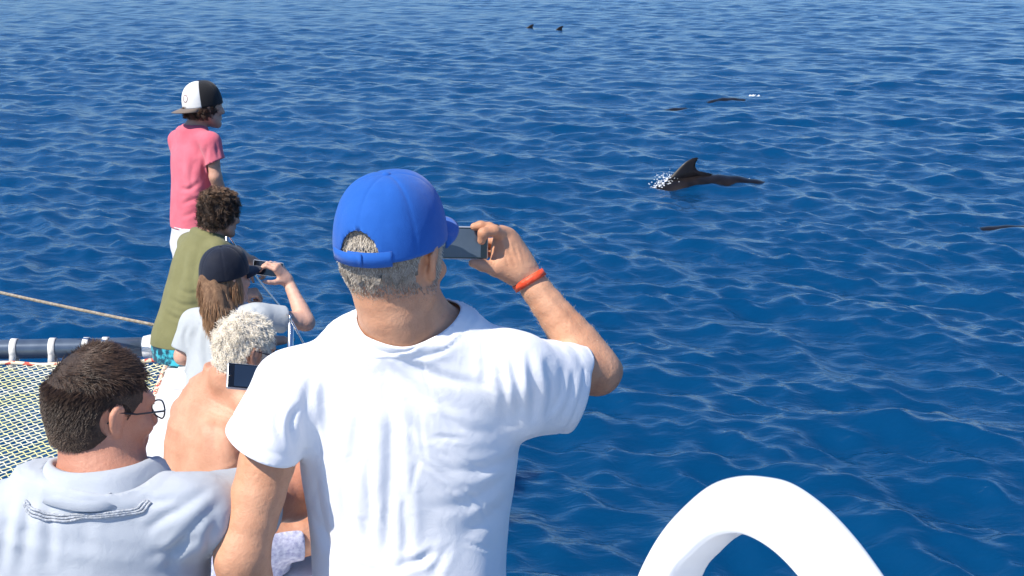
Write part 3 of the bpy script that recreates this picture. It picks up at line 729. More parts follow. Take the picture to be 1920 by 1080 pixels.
def hair(name, head, roots, nrmls, length, m, parent, seg=5, comb=None, curl=0.0, curl_n=2.0, lift=1.0, rad=0.00045, jit=0.25, gravity=0.0, seed=1, tone_fn=None, clump=0.0):
    """strands as curves; length, comb and tone may be functions of the head-local root"""
    rg = np.random.default_rng(seed); n = len(roots); L = head.local(roots)
    ln = length(L) if callable(length) else np.full(n, length); ln = ln * rg.uniform(0.7, 1.12, n)
    cb = comb(L) @ head.R if callable(comb) else np.zeros((n, 3))
    d = nrmls * lift + cb + rg.normal(size=(n, 3)) * jit
    if clump:
        cell = np.floor(L / 0.014); hsh = np.sin(cell @ A(12.9, 78.2, 37.7)) * 43758.5
        cj = np.stack([np.sin(hsh * a) for a in (1.0, 1.7, 2.3)], 1); d = d + cj * clump
        ph0 = hsh
    else: ph0 = rg.uniform(0, 6.28, n)
    d /= np.linalg.norm(d, axis=1)[:, None]
    t1 = np.cross(d, rg.normal(size=3)); t1 /= np.linalg.norm(t1, axis=1)[:, None]; t2 = np.cross(d, t1)
    pos = np.zeros((n, seg, 3)); p = roots - nrmls * 0.002; dd = d.copy(); pos[:, 0] = p
    for s in range(1, seg):
        st = ln / (seg - 1)
        dd = dd + cb * 0.35 / seg * 2 + A(0, 0, -gravity) / seg; dd /= np.linalg.norm(dd, axis=1)[:, None]
        p = p + dd * st[:, None]; pos[:, s] = p
        if curl:
            ph = ph0 + s / (seg - 1) * 6.283 * curl_n; pos[:, s] += (t1 * np.cos(ph)[:, None] + t2 * np.sin(ph)[:, None]) * curl * min(1, s / 2)
    pos -= base_of(parent)
    hc = bpy.data.hair_curves.new(name); hc.add_curves([seg] * n)
    hc.attributes['position'].data.foreach_set('vector', pos.astype(np.float32).ravel())
    a = hc.attributes.get('radius') or hc.attributes.new('radius', 'FLOAT', 'POINT')
    rr = np.tile(rad * np.linspace(1, 0.35, seg), n).astype(np.float32); a.data.foreach_set('value', rr)
    tn = rg.random(n) if tone_fn is None else np.clip(tone_fn(L, rg), 0, 1)
    t = hc.attributes.new('tone', 'FLOAT', 'CURVE'); t.data.foreach_set('value', tn.astype(np.float32))
    hc.materials.append(m); o = bpy.data.objects.new(name, hc); COL.objects.link(o); o.parent = parent
    return o
def scatter(V, F, n, mask, seed=3):
    """random points and normals on the faces whose centre passes mask"""
    c = V[F].mean(1); ok = mask(c); Fs = F[ok]; rg = np.random.default_rng(seed)
    ar = np.linalg.norm(np.cross(V[Fs[:, 2]] - V[Fs[:, 0]], V[Fs[:, 3]] - V[Fs[:, 1]]), axis=1); i = rg.choice(len(Fs), n, p=ar / ar.sum())
    u = rg.random((n, 1)); v = rg.random((n, 1)); q = V[Fs[i]]
    p = (q[:, 0] * (1 - u) + q[:, 1] * u) * (1 - v) + (q[:, 3] * (1 - u) + q[:, 2] * u) * v
    return p, normals(V, F)[Fs[i]].mean(1) / 1.0
def scalp(name, head, m, parent, mask, off=0.004, lump=0.0, fr=90, h=0.005, stretch=(1, 1, 1), shift=(0, 0, 0)):
    """the close undercoat of hair that strands stand on"""
    f = Field(); k = head.k
    f.ell(head.w(0 + shift[0], -0.012 + shift[1], 0.032 + shift[2]), A(0.077, 0.097, 0.090) * A(*stretch) * k + off, head.R, 0.01)
    f.ell(head.w(0, -0.035, -0.03), A(0.064, 0.062, 0.075) * k + off, head.R, 0.03)
    V, F = f.mesh(h); L = head.local(V)
    if lump: V = V + normals(V, F) * (lump * vnoise(L * fr, 4, 3))[:, None]
    V, F = clip(V, F, lambda X: mask(head.local(X)) * k)
    return obj(name, V, F, m, parent), V, F
def cap_hat(head, yaw, m_crown, m_brim, parent, m_front=None, front_span=62, rim=0.02, H=0.118, ax=0.0885, ay=0.108, brim_len=0.07, cut=True, tilt=0, name='cap', button=True, m_strap=None):
    """six-panel cap; yaw 180 turns it back to front"""
    cy, sy = math.cos(math.radians(yaw)), math.sin(math.radians(yaw)); ct, st = math.cos(math.radians(tilt)), math.sin(math.radians(tilt))
    def W(x, y, z):                                   # cap-local (y to the brim) -> world
        y2 = y * ct + (z - rim) * st; z2 = rim - y * st + (z - rim) * ct
        return head.w(x * cy + y2 * sy, -x * sy + y2 * cy - 0.008, z2)
    nT, nP = 144, 40
    def pt(th, ph, off=0):
        seam = abs(((math.degrees(th) + 30) % 60) - 30)      # panels meet every 60 degrees
        r = math.cos(ph) ** 0.72; z = math.sin(ph) ** 0.92
        g = 1 - 0.010 * math.exp(-(seam * math.cos(ph) / 1.6) ** 2) + 0.006 * math.sin(math.radians(seam) * 6) * math.cos(ph)
        g += 0.012 * math.sin(3 * th + 1) * math.sin(2 * ph) * 0.5
        a, b = ax * (1 if abs(th) > 0 else 1), ay
        front = max(0, math.cos(th)) ** 2 * 0.05 * math.sin(2 * ph)
        return ((a * g + off) * r * math.sin(th), (b * (g + front) + off) * r * math.cos(th), rim + H * z * g)
    ths = [-math.pi + 2 * math.pi * i / nT for i in range(nT)]; phs = np.linspace(0, math.pi / 2 * 0.995, nP)
    V = []; LV = []
    for ph in phs:
        for th in ths: q = pt(th, ph); LV.append(q); V.append(W(*q))
    F = []; Ff = []
    def half_open(th): return abs(math.atan2(math.sin(th - math.pi), math.cos(th - math.pi)))
    for i in range(nP - 1):
        for j in range(nT):
            th = ths[j] + math.pi / nT; a = half_open(th) * ay; zc = (LV[i * nT + j][2] + LV[(i + 1) * nT + j][2]) / 2 - rim
            if cut and (a / 0.047) ** 2 + (max(0, zc) / 0.052) ** 2 < 1: continue
            q = (i * nT + j, i * nT + (j + 1) % nT, (i + 1) * nT + (j + 1) % nT, (i + 1) * nT + j)
            (Ff if (m_front and abs(math.degrees(th)) < front_span) else F).append(q)
    V.append(W(*pt(0, math.pi / 2 * 0.9999))); t = len(V) - 1
    for j in range(nT): F.append(((nP - 1) * nT + j, (nP - 1) * nT + (j + 1) % nT, t))
    if cut:                                              # smooth the edge of the opening onto its arch
        used = set(i for f in F for i in f); LA = np.array(LV)
        for i, (x, y, z) in enumerate(LV):
            th = math.atan2(x / ax, y / ay); a = half_open(th) * ay; e = math.sqrt((a / 0.047) ** 2 + (max(0, z - rim) / 0.052) ** 2)
            if 0.8 < e < 1.12 and z > rim + 0.004:
                a2 = a / e; zz = (z - rim) / e; s = math.copysign(1, math.sin(th)); t2 = math.pi - a2 / ay
                ph = math.asin(min(1, (zz / H) ** (1 / 0.92))); V[i] = W(*pt(s * t2, ph))
    c = obj(name, V, F, m_crown, parent); solid(c, 0.0022 * head.k, -1)
    if m_front:
        c.data.materials.append(m_front); me = c.data
        o2 = obj('front_panel', V, Ff, m_front, c); solid(o2, 0.0022 * head.k, -1)
    # brim: a curved tongue
    bv = []; nb, nl = 24, 8
    for i in range(nb + 1):
        u = -1 + 2 * i / nb; th = u * math.radians(58)
        for j in range(nl + 1):
            v = j / nl; x0, y0, _ = pt(th, 0)
            ext = brim_len * v * (1 - abs(u) ** 2.6) ** 0.5
            z = rim - 0.012 * (u ** 2) * v - 0.009 * v * v
            bv.append(W(x0 * (1 - 0.02 * v) , y0 + ext, z))
    bf = [(i * (nl + 1) + j, i * (nl + 1) + j + 1, (i + 1) * (nl + 1) + j + 1, (i + 1) * (nl + 1) + j) for i in range(nb) for j in range(nl)]
    b = obj('brim', bv, bf, m_brim, c); solid(b, 0.0032 * head.k, 0)
    if button:
        p = np.array(W(*pt(0, math.pi / 2 * 0.9999))); up = head.R[2]
        obj('button', *tube([p - up * 0.003, p + up * 0.002, p + up * 0.005, p + up * 0.0062], [0.0085, 0.0085, 0.006, 0.001], 12), m_crown, c)
    if cut:                                              # adjusting strap across the opening
        for (t0, t1, z0, z1, off, nm) in ((-0.62, 0.20, -0.006, 0.019, 0.0025, 'strap'), (-0.10, 0.62, -0.004, 0.017, 0.0050, 'strap_end')):
            sv = []
            for i in range(17):
                th = math.pi + (t0 + (t1 - t0) * i / 16); x, y, _ = pt(th, 0, off)
                for z in (z0, z1): sv.append(W(x, y, rim + z))
            sf = [(2 * i, 2 * i + 1, 2 * i + 3, 2 * i + 2) for i in range(16)]
            solid(obj(nm, sv, sf, m_strap or m_crown, c), 0.002, 0)
    return c, W, pt
def phone(c, X, Y, w, h, m_glass, label, t=0.0075, m_case=None):
    """a smartphone: metal body, black front glass, dark bluish screen panel; X along the long side, Y up along the short side"""
    c = np.asarray(c); X = nrm(X); Y = nrm(Y - X * (Y @ X)); Z = np.cross(X, Y)
    o = thing('smartphone', c, label, 'smartphone')
    MB().box(c, X * w / 2, Y * h / 2, Z * t / 2).build('case', m_case or M_PHCASE, o, bevel=0.004, seg=3)
    MB().box(c + Z * (t / 2 + 0.0002), X * (w / 2 - 0.002), Y * (h / 2 - 0.002), Z * 0.0006).build('front_glass', M_PHBLACK, o, bevel=0.0005)
    MB().box(c + Z * (t / 2 + 0.0011), X * (w / 2 - 0.014), Y * (h / 2 - 0.0045), Z * 0.0003).build('screen', m_glass, o, smooth=False)
    MB().tube([c + Z * -(t / 2 + 0.0001) + X * w * 0.38 + Y * h * 0.28, c - Z * (t / 2 + 0.0015) + X * w * 0.38 + Y * h * 0.28], 0.006, 14).build('camera_lens', M_PHBLACK, o)
    MB().tube([c + Z * (t / 2) - X * (w / 2 - 0.007), c + Z * (t / 2 + 0.0012) - X * (w / 2 - 0.007)], 0.0035, 14).build('home_button', M_PHBLACK, o)
    return o
M_PHCASE = mat('phone_metal', (0.62, 0.63, 0.65), 0.3, metal=0.6)
M_PHBLACK = mat('phone_black_glass', (0.006, 0.007, 0.009), 0.1, coat=0.5)
def glasses(head, m_rim, parent):
    f = MB(); w = head.w; g = MB()
    for sx in (-1, 1):
        ring = [w(sx * 0.033 + 0.025 * math.cos(a), 0.112 - 0.006 * abs(math.cos(a)), 0.0 + 0.018 * math.sin(a)) for a in np.linspace(0, 2 * math.pi, 25)]
        f.tube(ring, 0.0016 * head.k, 6, caps=False)
        f.tube([w(sx * 0.058, 0.106, 0.006), w(sx * 0.072, 0.095, 0.008), w(sx * 0.081, 0.03, 0.010), w(sx * 0.083, -0.012, 0.018), w(sx * 0.080, -0.03, -0.004)], 0.0019 * head.k, 6)
        b = len(g.V); g.V += [w(sx * 0.033, 0.112, 0)] + ring[:-1]; g.F += [(b, b + 1 + i, b + 1 + (i + 1) % 24) for i in range(24)]
    f.tube([w(-0.008, 0.110, 0.004), w(0, 0.115, 0.008), w(0.008, 0.110, 0.004)], 0.0016 * head.k, 6)
    o = f.build('eyeglasses', m_rim, parent); g.build('lens', M_LENS, o); return o
M_LENS = bpy.data.materials.new('clear_lens'); M_LENS.use_nodes = True
_n = M_LENS.node_tree.nodes; _l = M_LENS.node_tree.links
_t = _n.new('ShaderNodeBsdfTransparent'); _g = _n.new('ShaderNodeBsdfGlossy'); _g.inputs['Roughness'].default_value = 0.05; _m = _n.new('ShaderNodeMixShader'); _m.inputs[0].default_value = 0.1
_l.new(_t.outputs[0], _m.inputs[1]); _l.new(_g.outputs[0], _m.inputs[2]); _l.new(_m.outputs[0], _n['Material Output'].inputs['Surface'])
def down(p, z, dx=0, dy=0): return A(p[0] + dx, p[1] + dy, p[2] - z)
def to_z(p, z): return A(p[0], p[1], z)
# ------------------------------------------------------------------ person with the blue cap, standing nearest
def man_blue_cap():
    skin = skin_mat('tanned_skin', (0.50, 0.235, 0.13), (0.64, 0.345, 0.21))
    shirt_m = cloth_mat('white_cotton_jersey', (0.86, 0.86, 0.87), (0.83, 0.83, 0.85))
    blue = cloth_mat('royal_blue_twill', (0.012, 0.098, 0.40), (0.019, 0.120, 0.47), weave=1400, wb=0.3, rough=0.75)
    C7 = P(765, 632, 2.45); hd = Head(P(737, 480, 2.42), 24, 3, 1, 1.04)
    shL = P(540, 722, 2.46); elL = P(452, 1045, 2.42); shR = P(952, 690, 2.50); elR = P(1121, 697, 2.67); wrR = P(986, 516, 2.665)
    S = nrm(shR - shL + A(0, 0.035, 0)); hipc = down(P(768, 1080, 2.58), 0.22); base = to_z(hipc, DECK + 0.016)
    wrL = down(elL, 0.235, 0.02, 0.06)
    o = thing('person', base, 'person from behind in white T-shirt and royal blue cap photographing the whale', 'person', None)
    tz = DECK + 0.016 + 0.09
    f = Field(); hd.add(f); hd.ears(f)
    f.chain([(hd.w(0, -0.028, -0.03), 0.060), (C7 * 0.5 + hd.w(0, -0.02, -0.09) * 0.5, 0.060), (C7 + A(0, 0.05, -0.02), 0.068)], k=0.03)
    st = [(P(757, 640, 2.48), 0.13, 0.075), (P(764, 715, 2.52), 0.175, 0.100), (P(770, 850, 2.56), 0.180, 0.108), (P(770, 960, 2.59), 0.165, 0.104), (P(768, 1080, 2.60), 0.158, 0.102), (down(hipc, -0.06), 0.165, 0.108), (down(hipc, 0.08), 0.165, 0.11)]
    f.loft(st, S)
    f.chain([(C7 + A(-0.02, 0.03, 0.02), 0.055), (P(628, 690, 2.48), 0.041), (shL, 0.046)], k=0.03)
    f.chain([(C7 + A(0.02, 0.03, 0.02), 0.055), (P(890, 668, 2.48), 0.043), (shR, 0.052)], k=0.03)
    limb(f, shL, elL, wrL, 0.050, 0.043, 0.028); limb(f, shR, elR, wrR, 0.050, 0.041, 0.0265)
    f.cap(elR, P(1148, 694, 2.682), 0.026, 0.015, 0.018)
    for s in (-1, 1):
        hip = hipc + S * 0.085 * s + A(0, 0, -0.02); an = A(hip[0] + 0.03 * s, hip[1] - 0.02 * s, tz); kn = bone(hip, 0.42, an, 0.40, A(0.1, 1, 0))
        limb(f, hip, kn, an, 0.085, 0.056, 0.038, 'leg'); foot(f, an, A(0.15 + 0.2 * s, 1, 0), drop=0.088)
    # right hand: index along the top edge of the phone, middle finger curled over its end, thumb under it
    hr = Field(); hr.chain([(wrR * 0.75 + elR * 0.25, 0.030), (wrR, 0.0255), (P(972, 497, 2.662), 0.027)], k=0.015)
    mc = {'i': P(938, 436, 2.64), 'm': P(953, 441, 2.652), 'r': P(962, 452, 2.665), 'p': P(968, 468, 2.68)}
    for kx, (a, rr) in zip('imrp', ((P(968, 503, 2.655), 0.0145), (P(974, 500, 2.662), 0.0145), (P(980, 500, 2.67), 0.014), (P(984, 505, 2.68), 0.0135))):
        hr.cap(a, mc[kx], rr * 1.12, 0.0125, 0.022)
    hr.ell(P(947, 478, 2.652), A(0.024, 0.016, 0.030), frame(0, 0, -25), 0.02)
    def fin(pts, rs):
        for a, b, ra, rb in zip(pts, pts[1:], rs, rs[1:]): hr.cap(a, b, ra, rb, 0.005)
    fin([mc['i'], P(917, 427, 2.622), P(901, 423.5, 2.617), P(889, 425, 2.615)], [0.0118, 0.0098, 0.0088, 0.0072])
    fin([mc['m'], P(926, 433, 2.612), P(906, 437, 2.598), P(903, 451, 2.604)], [0.0115, 0.0105, 0.0095, 0.0080])
    fin([mc['r'], P(938, 452, 2.690), P(915, 456, 2.690), P(902, 462, 2.668)], [0.0112, 0.0095, 0.0088, 0.0075])
    fin([mc['p'], P(944, 470, 2.695), P(924, 474, 2.690), P(908, 478, 2.668)], [0.0105, 0.0088, 0.0080, 0.0068])
    hr.cap(P(962, 512, 2.655), P(930, 504, 2.636), 0.0190, 0.0150, 0.022); hr.cap(P(930, 504, 2.636), P(904, 497.5, 2.622), 0.0138, 0.0108, 0.006); hr.cap(P(904, 497.5, 2.622), P(886, 493.5, 2.616), 0.0108, 0.0075, 0.005)
    hr.cap(P(940, 490, 2.645), P(944, 460, 2.65), 0.013, 0.012, 0.02)
    DR = nrm(P(962, 480, 2.66) - elR)
    hl = Field(); DL = nrm(wrL - elL); hl.chain([(wrL * 0.8 + elL * 0.2, 0.031), (wrL, 0.0275), (wrL + DL * 0.02, 0.026)], k=0.015)
    hand(hl, wrL + DL * 0.01, DL, A(-1, 0.1, 0), A(0, 1, 0), ((15, 25, 15), (18, 28, 18), (20, 32, 18), (24, 34, 18)))
    V, F = body_mesh(f, [(hr, wrR, nrm(wrR - elR)), (hl, wrL, DL)], 0.005, 0.0022)
    # forearm tendons and veins
    N = normals(V, F); q = proj(V)
    for line, w, am in (([(1090, 620), (1040, 575), (1005, 535)], 7, -0.0018), ([(1110, 640), (1070, 590), (1020, 540)], 6, 0.0016), ([(962, 500), (948, 470), (940, 445)], 3.2, -0.0016), ([(972, 498), (962, 470), (955, 448)], 3.2, -0.0016), ([(980, 500), (974, 478), (966, 458)], 3.2, -0.0014), ([(955, 505), (950, 485), (958, 462)], 3, 0.0009)):
        d, t = polydist(q[:, :2], spline(np.array(line, float), 8)); ok = (q[:, 2] < 2.75) & (q[:, 0] > 850)
        V = V - N * (am * np.exp(-(d / w) ** 2) * np.sin(t * math.pi) * ok)[:, None]
    obj('body', V, F, skin, o); V0, F0 = V, F
    fa = lambda c: (np.linalg.norm(c - (elR * 0.45 + wrR * 0.55), axis=1) < 0.125) & (polydist(c, [elR, wrR])[0] < 0.06)
    pr, pn = scatter(V0, F0, 1500, fa, 9)
    hair('arm_hair', hd, pr, pn, 0.010, hair_mat('sun_bleached_hair', (0.45, 0.33, 0.2), (0.85, 0.74, 0.55)), o, 4, comb=lambda L: np.tile((nrm(wrR - elR) + A(0, 0, -0.3)) @ hd.R.T, (len(L), 1)), lift=0.35, jit=0.3, rad=0.00016, seed=31)
    # T-shirt
    gt = Field(); gl = Field(); gr = Field(); inf = [(p, a + x, b + y) for (p, a, b), x, y in zip(st, (0.012, 0.015, 0.021, 0.022, 0.022, 0.020, 0.02), (0.014, 0.016, 0.016, 0.018, 0.02, 0.02, 0.02))]
    gt.loft(inf, S, e=2.05)
    gt.chain([(C7 + A(-0.015, 0.03, 0.015), 0.068), (P(628, 686, 2.48), 0.0535), (P(550, 720, 2.47), 0.058)], k=0.03)
    gt.chain([(C7 + A(0.02, 0.03, 0.01), 0.068), (P(885, 664, 2.48), 0.057), (P(955, 690, 2.50), 0.062)], k=0.03)
    gl.chain([(P(548, 722, 2.46), 0.060), (P(505, 800, 2.44), 0.066), (P(462, 900, 2.43), 0.076)], k=0.035)
    gr.chain([(P(952, 697, 2.51), 0.066), (P(1020, 716, 2.57), 0.070), (P(1078, 746, 2.63), 0.064), (P(1120, 774, 2.67), 0.060)], k=0.045)
    gr.cap(P(985, 770, 2.54), P(1055, 765, 2.60), 0.05, 0.042, 0.04)
    g = Field(); g.ops = gt.ops + gl.ops + gr.ops
    Vs, Fs = g.mesh(0.005); Vs = relax(Vs, Fs, 16)
    hemL = (P(425, 792, 2.44), P(558, 864, 2.44)); nl = nrm(np.cross(hemL[1] - hemL[0], nrm(A(0.1, 1, 0.0)))); nl = nl if nl[2] < 0 else -nl
    hemR = (P(1100, 678, 2.62), P(1061, 806, 2.62)); nr_ = nrm(np.cross(hemR[1] - hemR[0], nrm(A(-0.22, 1, 0)))); nr_ = nr_ if nr_[0] > 0 else -nr_
    nc = P(778, 583, 2.44) + A(0, 0.02, 0); RN = 0.079
    neck = lambda X: RN - np.linalg.norm((X - nc) * A(1.0, 0.95, 1.05), axis=1)
    hemz = hipc[2] - 0.04
    cut = cuts(neck, sleeve_cut(hemL[0], nl, gl, gt), sleeve_cut(hemR[0], nr_, gr, gt), lambda X: hemz - X[:, 2])
    # neckband and stitched hems stand a little proud
    Nn = normals(Vs, Fs); fn = -neck(Vs); Vs = Vs + Nn * (0.0022 * sstep(0.022, 0.019, fn) * (fn > -0.02) - 0.0012 * np.exp(-((fn - 0.024) / 0.003) ** 2))[:, None]
    folds = [([(600, 715), (612, 760), (622, 835), (618, 900)], 9, 0.0065), ([(648, 680), (672, 755), (668, 830), (655, 900)], 10, 0.007),
             ([(712, 690), (732, 777), (734, 850), (728, 1000), (722, 1078)], 13, 0.0085), ([(745, 860), (756, 930), (760, 1010), (752, 1078)], 11, 0.006),
             ([(586, 850), (593, 926), (612, 1003), (640, 1045)], 10, 0.008), ([(690, 860), (694, 940), (690, 1030)], 10, 0.005), ([(640, 880), (648, 960), (662, 1020)], 9, 0.005),
             ([(632, 1030), (664, 1060), (715, 1078)], 8, 0.006), ([(736, 1064), (790, 1050), (820, 1030)], 8, 0.007), ([(845, 1020), (820, 1060), (812, 1085)], 9, 0.004),
             ([(735, 636), (785, 664), (845, 650)], 7, 0.0045), ([(700, 628), (761, 676), (820, 706), (900, 722)], 9, 0.0055), ([(690, 640), (740, 700), (800, 748), (880, 770)], 10, 0.0045),
             ([(640, 650), (700, 740), (770, 800), (850, 830)], 11, 0.003), ([(808, 620), (830, 640), (850, 616)], 6, 0.003),
             ([(566, 755), (546, 795), (556, 850)], 8, 0.008), ([(540, 740), (520, 790), (536, 840)], 8, 0.004), ([(585, 700), (575, 760), (570, 830)], 9, 0.005),
             ([(905, 640), (912, 690), (906, 730)], 8, 0.0045), ([(958, 650), (970, 720), (975, 780)], 9, 0.007), ([(990, 655), (1002, 730), (1000, 800)], 9, 0.0085), ([(930, 660), (944, 720), (950, 790)], 8, 0.006),
             ([(1022, 672), (1036, 730), (1020, 790)], 8, 0.006), ([(1050, 690), (1052, 740), (1030, 780)], 7, 0.0055), ([(1076, 690), (1070, 740), (1050, 790)], 6, 0.004),
             ([(985, 830), (960, 860), (900, 880), (820, 880)], 10, 0.0045), ([(975, 850), (940, 900), (880, 940), (800, 955)], 11, 0.004), ([(980, 890), (930, 960), (860, 1010)], 12, 0.004), ([(820, 760), (860, 800), (930, 815)], 10, 0.003)]
    rg = np.random.default_rng(21); folds = [(l, w, am * 0.70) for l, w, am in folds]
    for _ in range(46):                                      # small creases that fan down from the shoulders and across the waist
        x = rg.uniform(585, 960); y = rg.uniform(690, 1060); a = math.radians(rg.normal(86 if x < 800 else 35, 16)); L = rg.uniform(22, 60)
        dx, dy = math.cos(a) * L, math.sin(a) * L; folds.append(([(x - dx, y - dy), (x + rg.normal() * 3, y), (x + dx, y + dy)], rg.uniform(3.2, 5.0), rg.uniform(0.0008, 0.0019)))
    Vs = sculpt_folds(Vs, Fs, folds)
    for hp, hn, gg in ((hemL[0], nl, gl), (hemR[0], nr_, gr)):
        x = (Vs - hp) @ nrm(hn); m = (gt(Vs) - gg(Vs)) > 0.0; Vs = Vs - normals(Vs, Fs) * (0.0016 * np.exp(-((x + 0.020) / 0.0035) ** 2) * m)[:, None]
    Vs = Vs + normals(Vs, Fs) * (0.0016 * vnoise((Vs - base) * A(38, 38, 17), 8, 3))[:, None]
    Vs, Fs = clip(Vs, Fs, cut); Vs = edge_smooth(fit(Vs, f, 0.005), Fs)
    solid(obj('t_shirt', Vs, Fs, shirt_m, o), 0.0022)
    # shorts
    sh = Field(); sh.loft([(down(hipc, -0.10), 0.178, 0.118), (down(hipc, 0.0), 0.188, 0.128), (down(hipc, 0.10), 0.185, 0.125)], S)
    for s in (-1, 1):
        hip = hipc + S * 0.085 * s; sh.chain([(hip, 0.105), (down(hip, 0.25, 0.01 * s, 0.02), 0.098), (down(hip, 0.5, 0.02 * s, 0.03), 0.095)], k=0.03)
    V, F = sh.mesh(0.009); V, F = clip(V, F, cuts(lambda X: X[:, 2] - hipc[2] - 0.08, lambda X: hipc[2] - 0.42 - X[:, 2]))
    solid(obj('shorts', V, F, cloth_mat('navy_shorts', (0.03, 0.04, 0.07)), o), 0.003)
    # hair, cap, wristband, ring
    grey_u = mat('grey_hair_undercoat', (0.16, 0.13, 0.10), 0.7, base2=(0.30, 0.26, 0.215), scale=60, bump=0.5, bscale=400)
    hm = hair_mat('grey_hair', (0.15, 0.105, 0.075), (0.80, 0.73, 0.62))
    def hl_mask(L):                                          # positive where there is no hair
        a = np.abs(L[:, 0]); back = L[:, 1] < 0.03
        low = -0.080 + 0.5 * np.clip(L[:, 1] + 0.05, 0, 1) + 0.012 * np.sin(a * 60)
        ear = 0.036 - np.sqrt((L[:, 1] + 0.012) ** 2 + (L[:, 2] + 0.002) ** 2); ear[a < 0.05] = -1
        return np.max(np.stack([low - L[:, 2], L[:, 1] - 0.045, ear]), 0)
    so, hv, hf = scalp('hair', hd, grey_u, o, lambda L: np.maximum(hl_mask(L), -0.022 - L[:, 2] + 0.010 * np.sin(L[:, 0] * 190 + 1.5 * np.sin(L[:, 0] * 410))), 0.002)
    rg = np.random.default_rng(2)
    def root_ok(c):
        L = hd.local(c); return (np.linalg.norm(L, axis=1) < 0.2) & (hl_mask(L) < 0) & (L[:, 2] < 0.085) & (rg.random(len(L)) < 0.06 + 0.94 * sstep(-0.078, -0.030, L[:, 2]))
    pr, pn = scatter(V0, F0, 26000, root_ok)
    hair('hair_strands', hd, pr, pn, lambda L: 0.003 + 0.010 * sstep(-0.07, 0.0, L[:, 2]), hm, so, 4, comb=lambda L: np.tile(A(0.1, -0.25, -0.9), (len(L), 1)), lift=0.75, jit=0.3, rad=0.00045, tone_fn=lambda L, r: 0.22 + 0.58 * sstep(-0.075, 0.01, L[:, 2]) + r.normal(size=len(L)) * 0.28)
    cap_hat(hd, 0, blue, blue, o, rim=0.024, H=0.115, ax=0.0865, ay=0.1075, brim_len=0.072, tilt=-10)
    red = mat('orange_red_wristband', (0.72, 0.065, 0.02), 0.5, base2=(0.80, 0.10, 0.035), scale=60, bump=0.2, bscale=120)
    ax = nrm(wrR - elR); u = nrm(np.cross(ax, A(0, 1, 0.2))); v = np.cross(ax, u); V = []; F = []
    cb = wrR - ax * 0.012
    for k in range(36):
        a = 2 * math.pi * k / 36; rr = 0.0325 + 0.0012 * math.sin(3 * a)
        for sgn in (-1, 1): V.append(cb + (u * math.cos(a) + v * math.sin(a)) * rr + ax * (sgn * 0.0072 + 0.003 * math.sin(a + 1)))
    F = [(2 * k, 2 * ((k + 1) % 36), 2 * ((k + 1) % 36) + 1, 2 * k + 1) for k in range(36)]
    solid(obj('wristband', V, F, red, o), 0.0022, 0)
    rc = mc['i'] * 0.55 + P(917, 427, 2.622) * 0.45; rx = nrm(P(917, 427, 2.622) - mc['i']); u = nrm(np.cross(rx, A(0, 0, 1))); v = np.cross(rx, u)
    obj('ring', *tube([rc + (u * math.cos(a) + v * math.sin(a)) * 0.0112 for a in np.linspace(0, 2 * math.pi, 25)], 0.0016, 6, caps=False), mat('dark_ring', (0.08, 0.07, 0.06), 0.3, metal=0.9), o)
    scr = mat('dim_screen', (0.055, 0.075, 0.11), 0.14, base2=(0.075, 0.10, 0.14), scale=12, coat=0.6)
    a = P(912, 456, 2.635); b = P(790, 454, 2.620)
    phone((a + b) / 2, a - b, A(0, 0.16, 1), 0.128, 0.062, scr, 'smartphone held up to the eye of the person in the blue cap')
man_blue_cap()
# ------------------------------------------------------------------ the five other people
def build_body(o, skin, hd, C7, st, S, arms, legs, k=1.0, h=0.006, neck_r=0.058, hh=0.003, trap=True, rA=(0.046, 0.039, 0.026), rL=(0.078, 0.054, 0.036), extra=None):
    """arms: (shoulder, elbow, wrist, hand dir, hand back, thumb side, curls, thumb); legs: (hip, knee, ankle, foot dir)"""
    f = Field(); hd.add(f); hd.ears(f)
    f.chain([(hd.w(0, -0.028, -0.03), neck_r * k), (C7 * 0.5 + hd.w(0, -0.02, -0.09) * 0.5, neck_r * k), (C7 + nrm(hd.R[1] * A(1, 1, 0)) * 0.035 * k - A(0, 0, 0.02), neck_r * 1.12 * k)], k=0.03)
    f.loft(st, S); hands = []
    for sh, el, wr, D, N, T, curls, th in arms:
        if trap: f.chain([(C7 + nrm(hd.R[1] * A(1, 1, 0)) * 0.02, 0.05 * k), ((C7 + sh) / 2 - A(0, 0, 0.012), 0.042 * k), (sh, rA[0] * k)], k=0.04)
        limb(f, sh, el, wr, *[r * k for r in rA])
        hf = Field(); ax = nrm(wr - el); hf.chain([(wr * 0.75 + el * 0.25, rA[2] * 0.95 * k), (wr, rA[2] * 0.985 * k), (wr + nrm(D) * 0.018 * k, rA[2] * 0.95 * k)], k=0.015)
        hand(hf, wr + nrm(D) * 0.008 * k, nrm(D), N, T, curls, k * 0.97, thumb=th); hands.append((hf, wr, ax))
    for hip, kn, an, fw in legs:
        limb(f, hip, kn, an, *[r * k for r in rL], kind='leg'); foot(f, an, fw, k)
    if extra: extra(f)
    V, F = body_mesh(f, hands, h, hh)
    return f, V, F
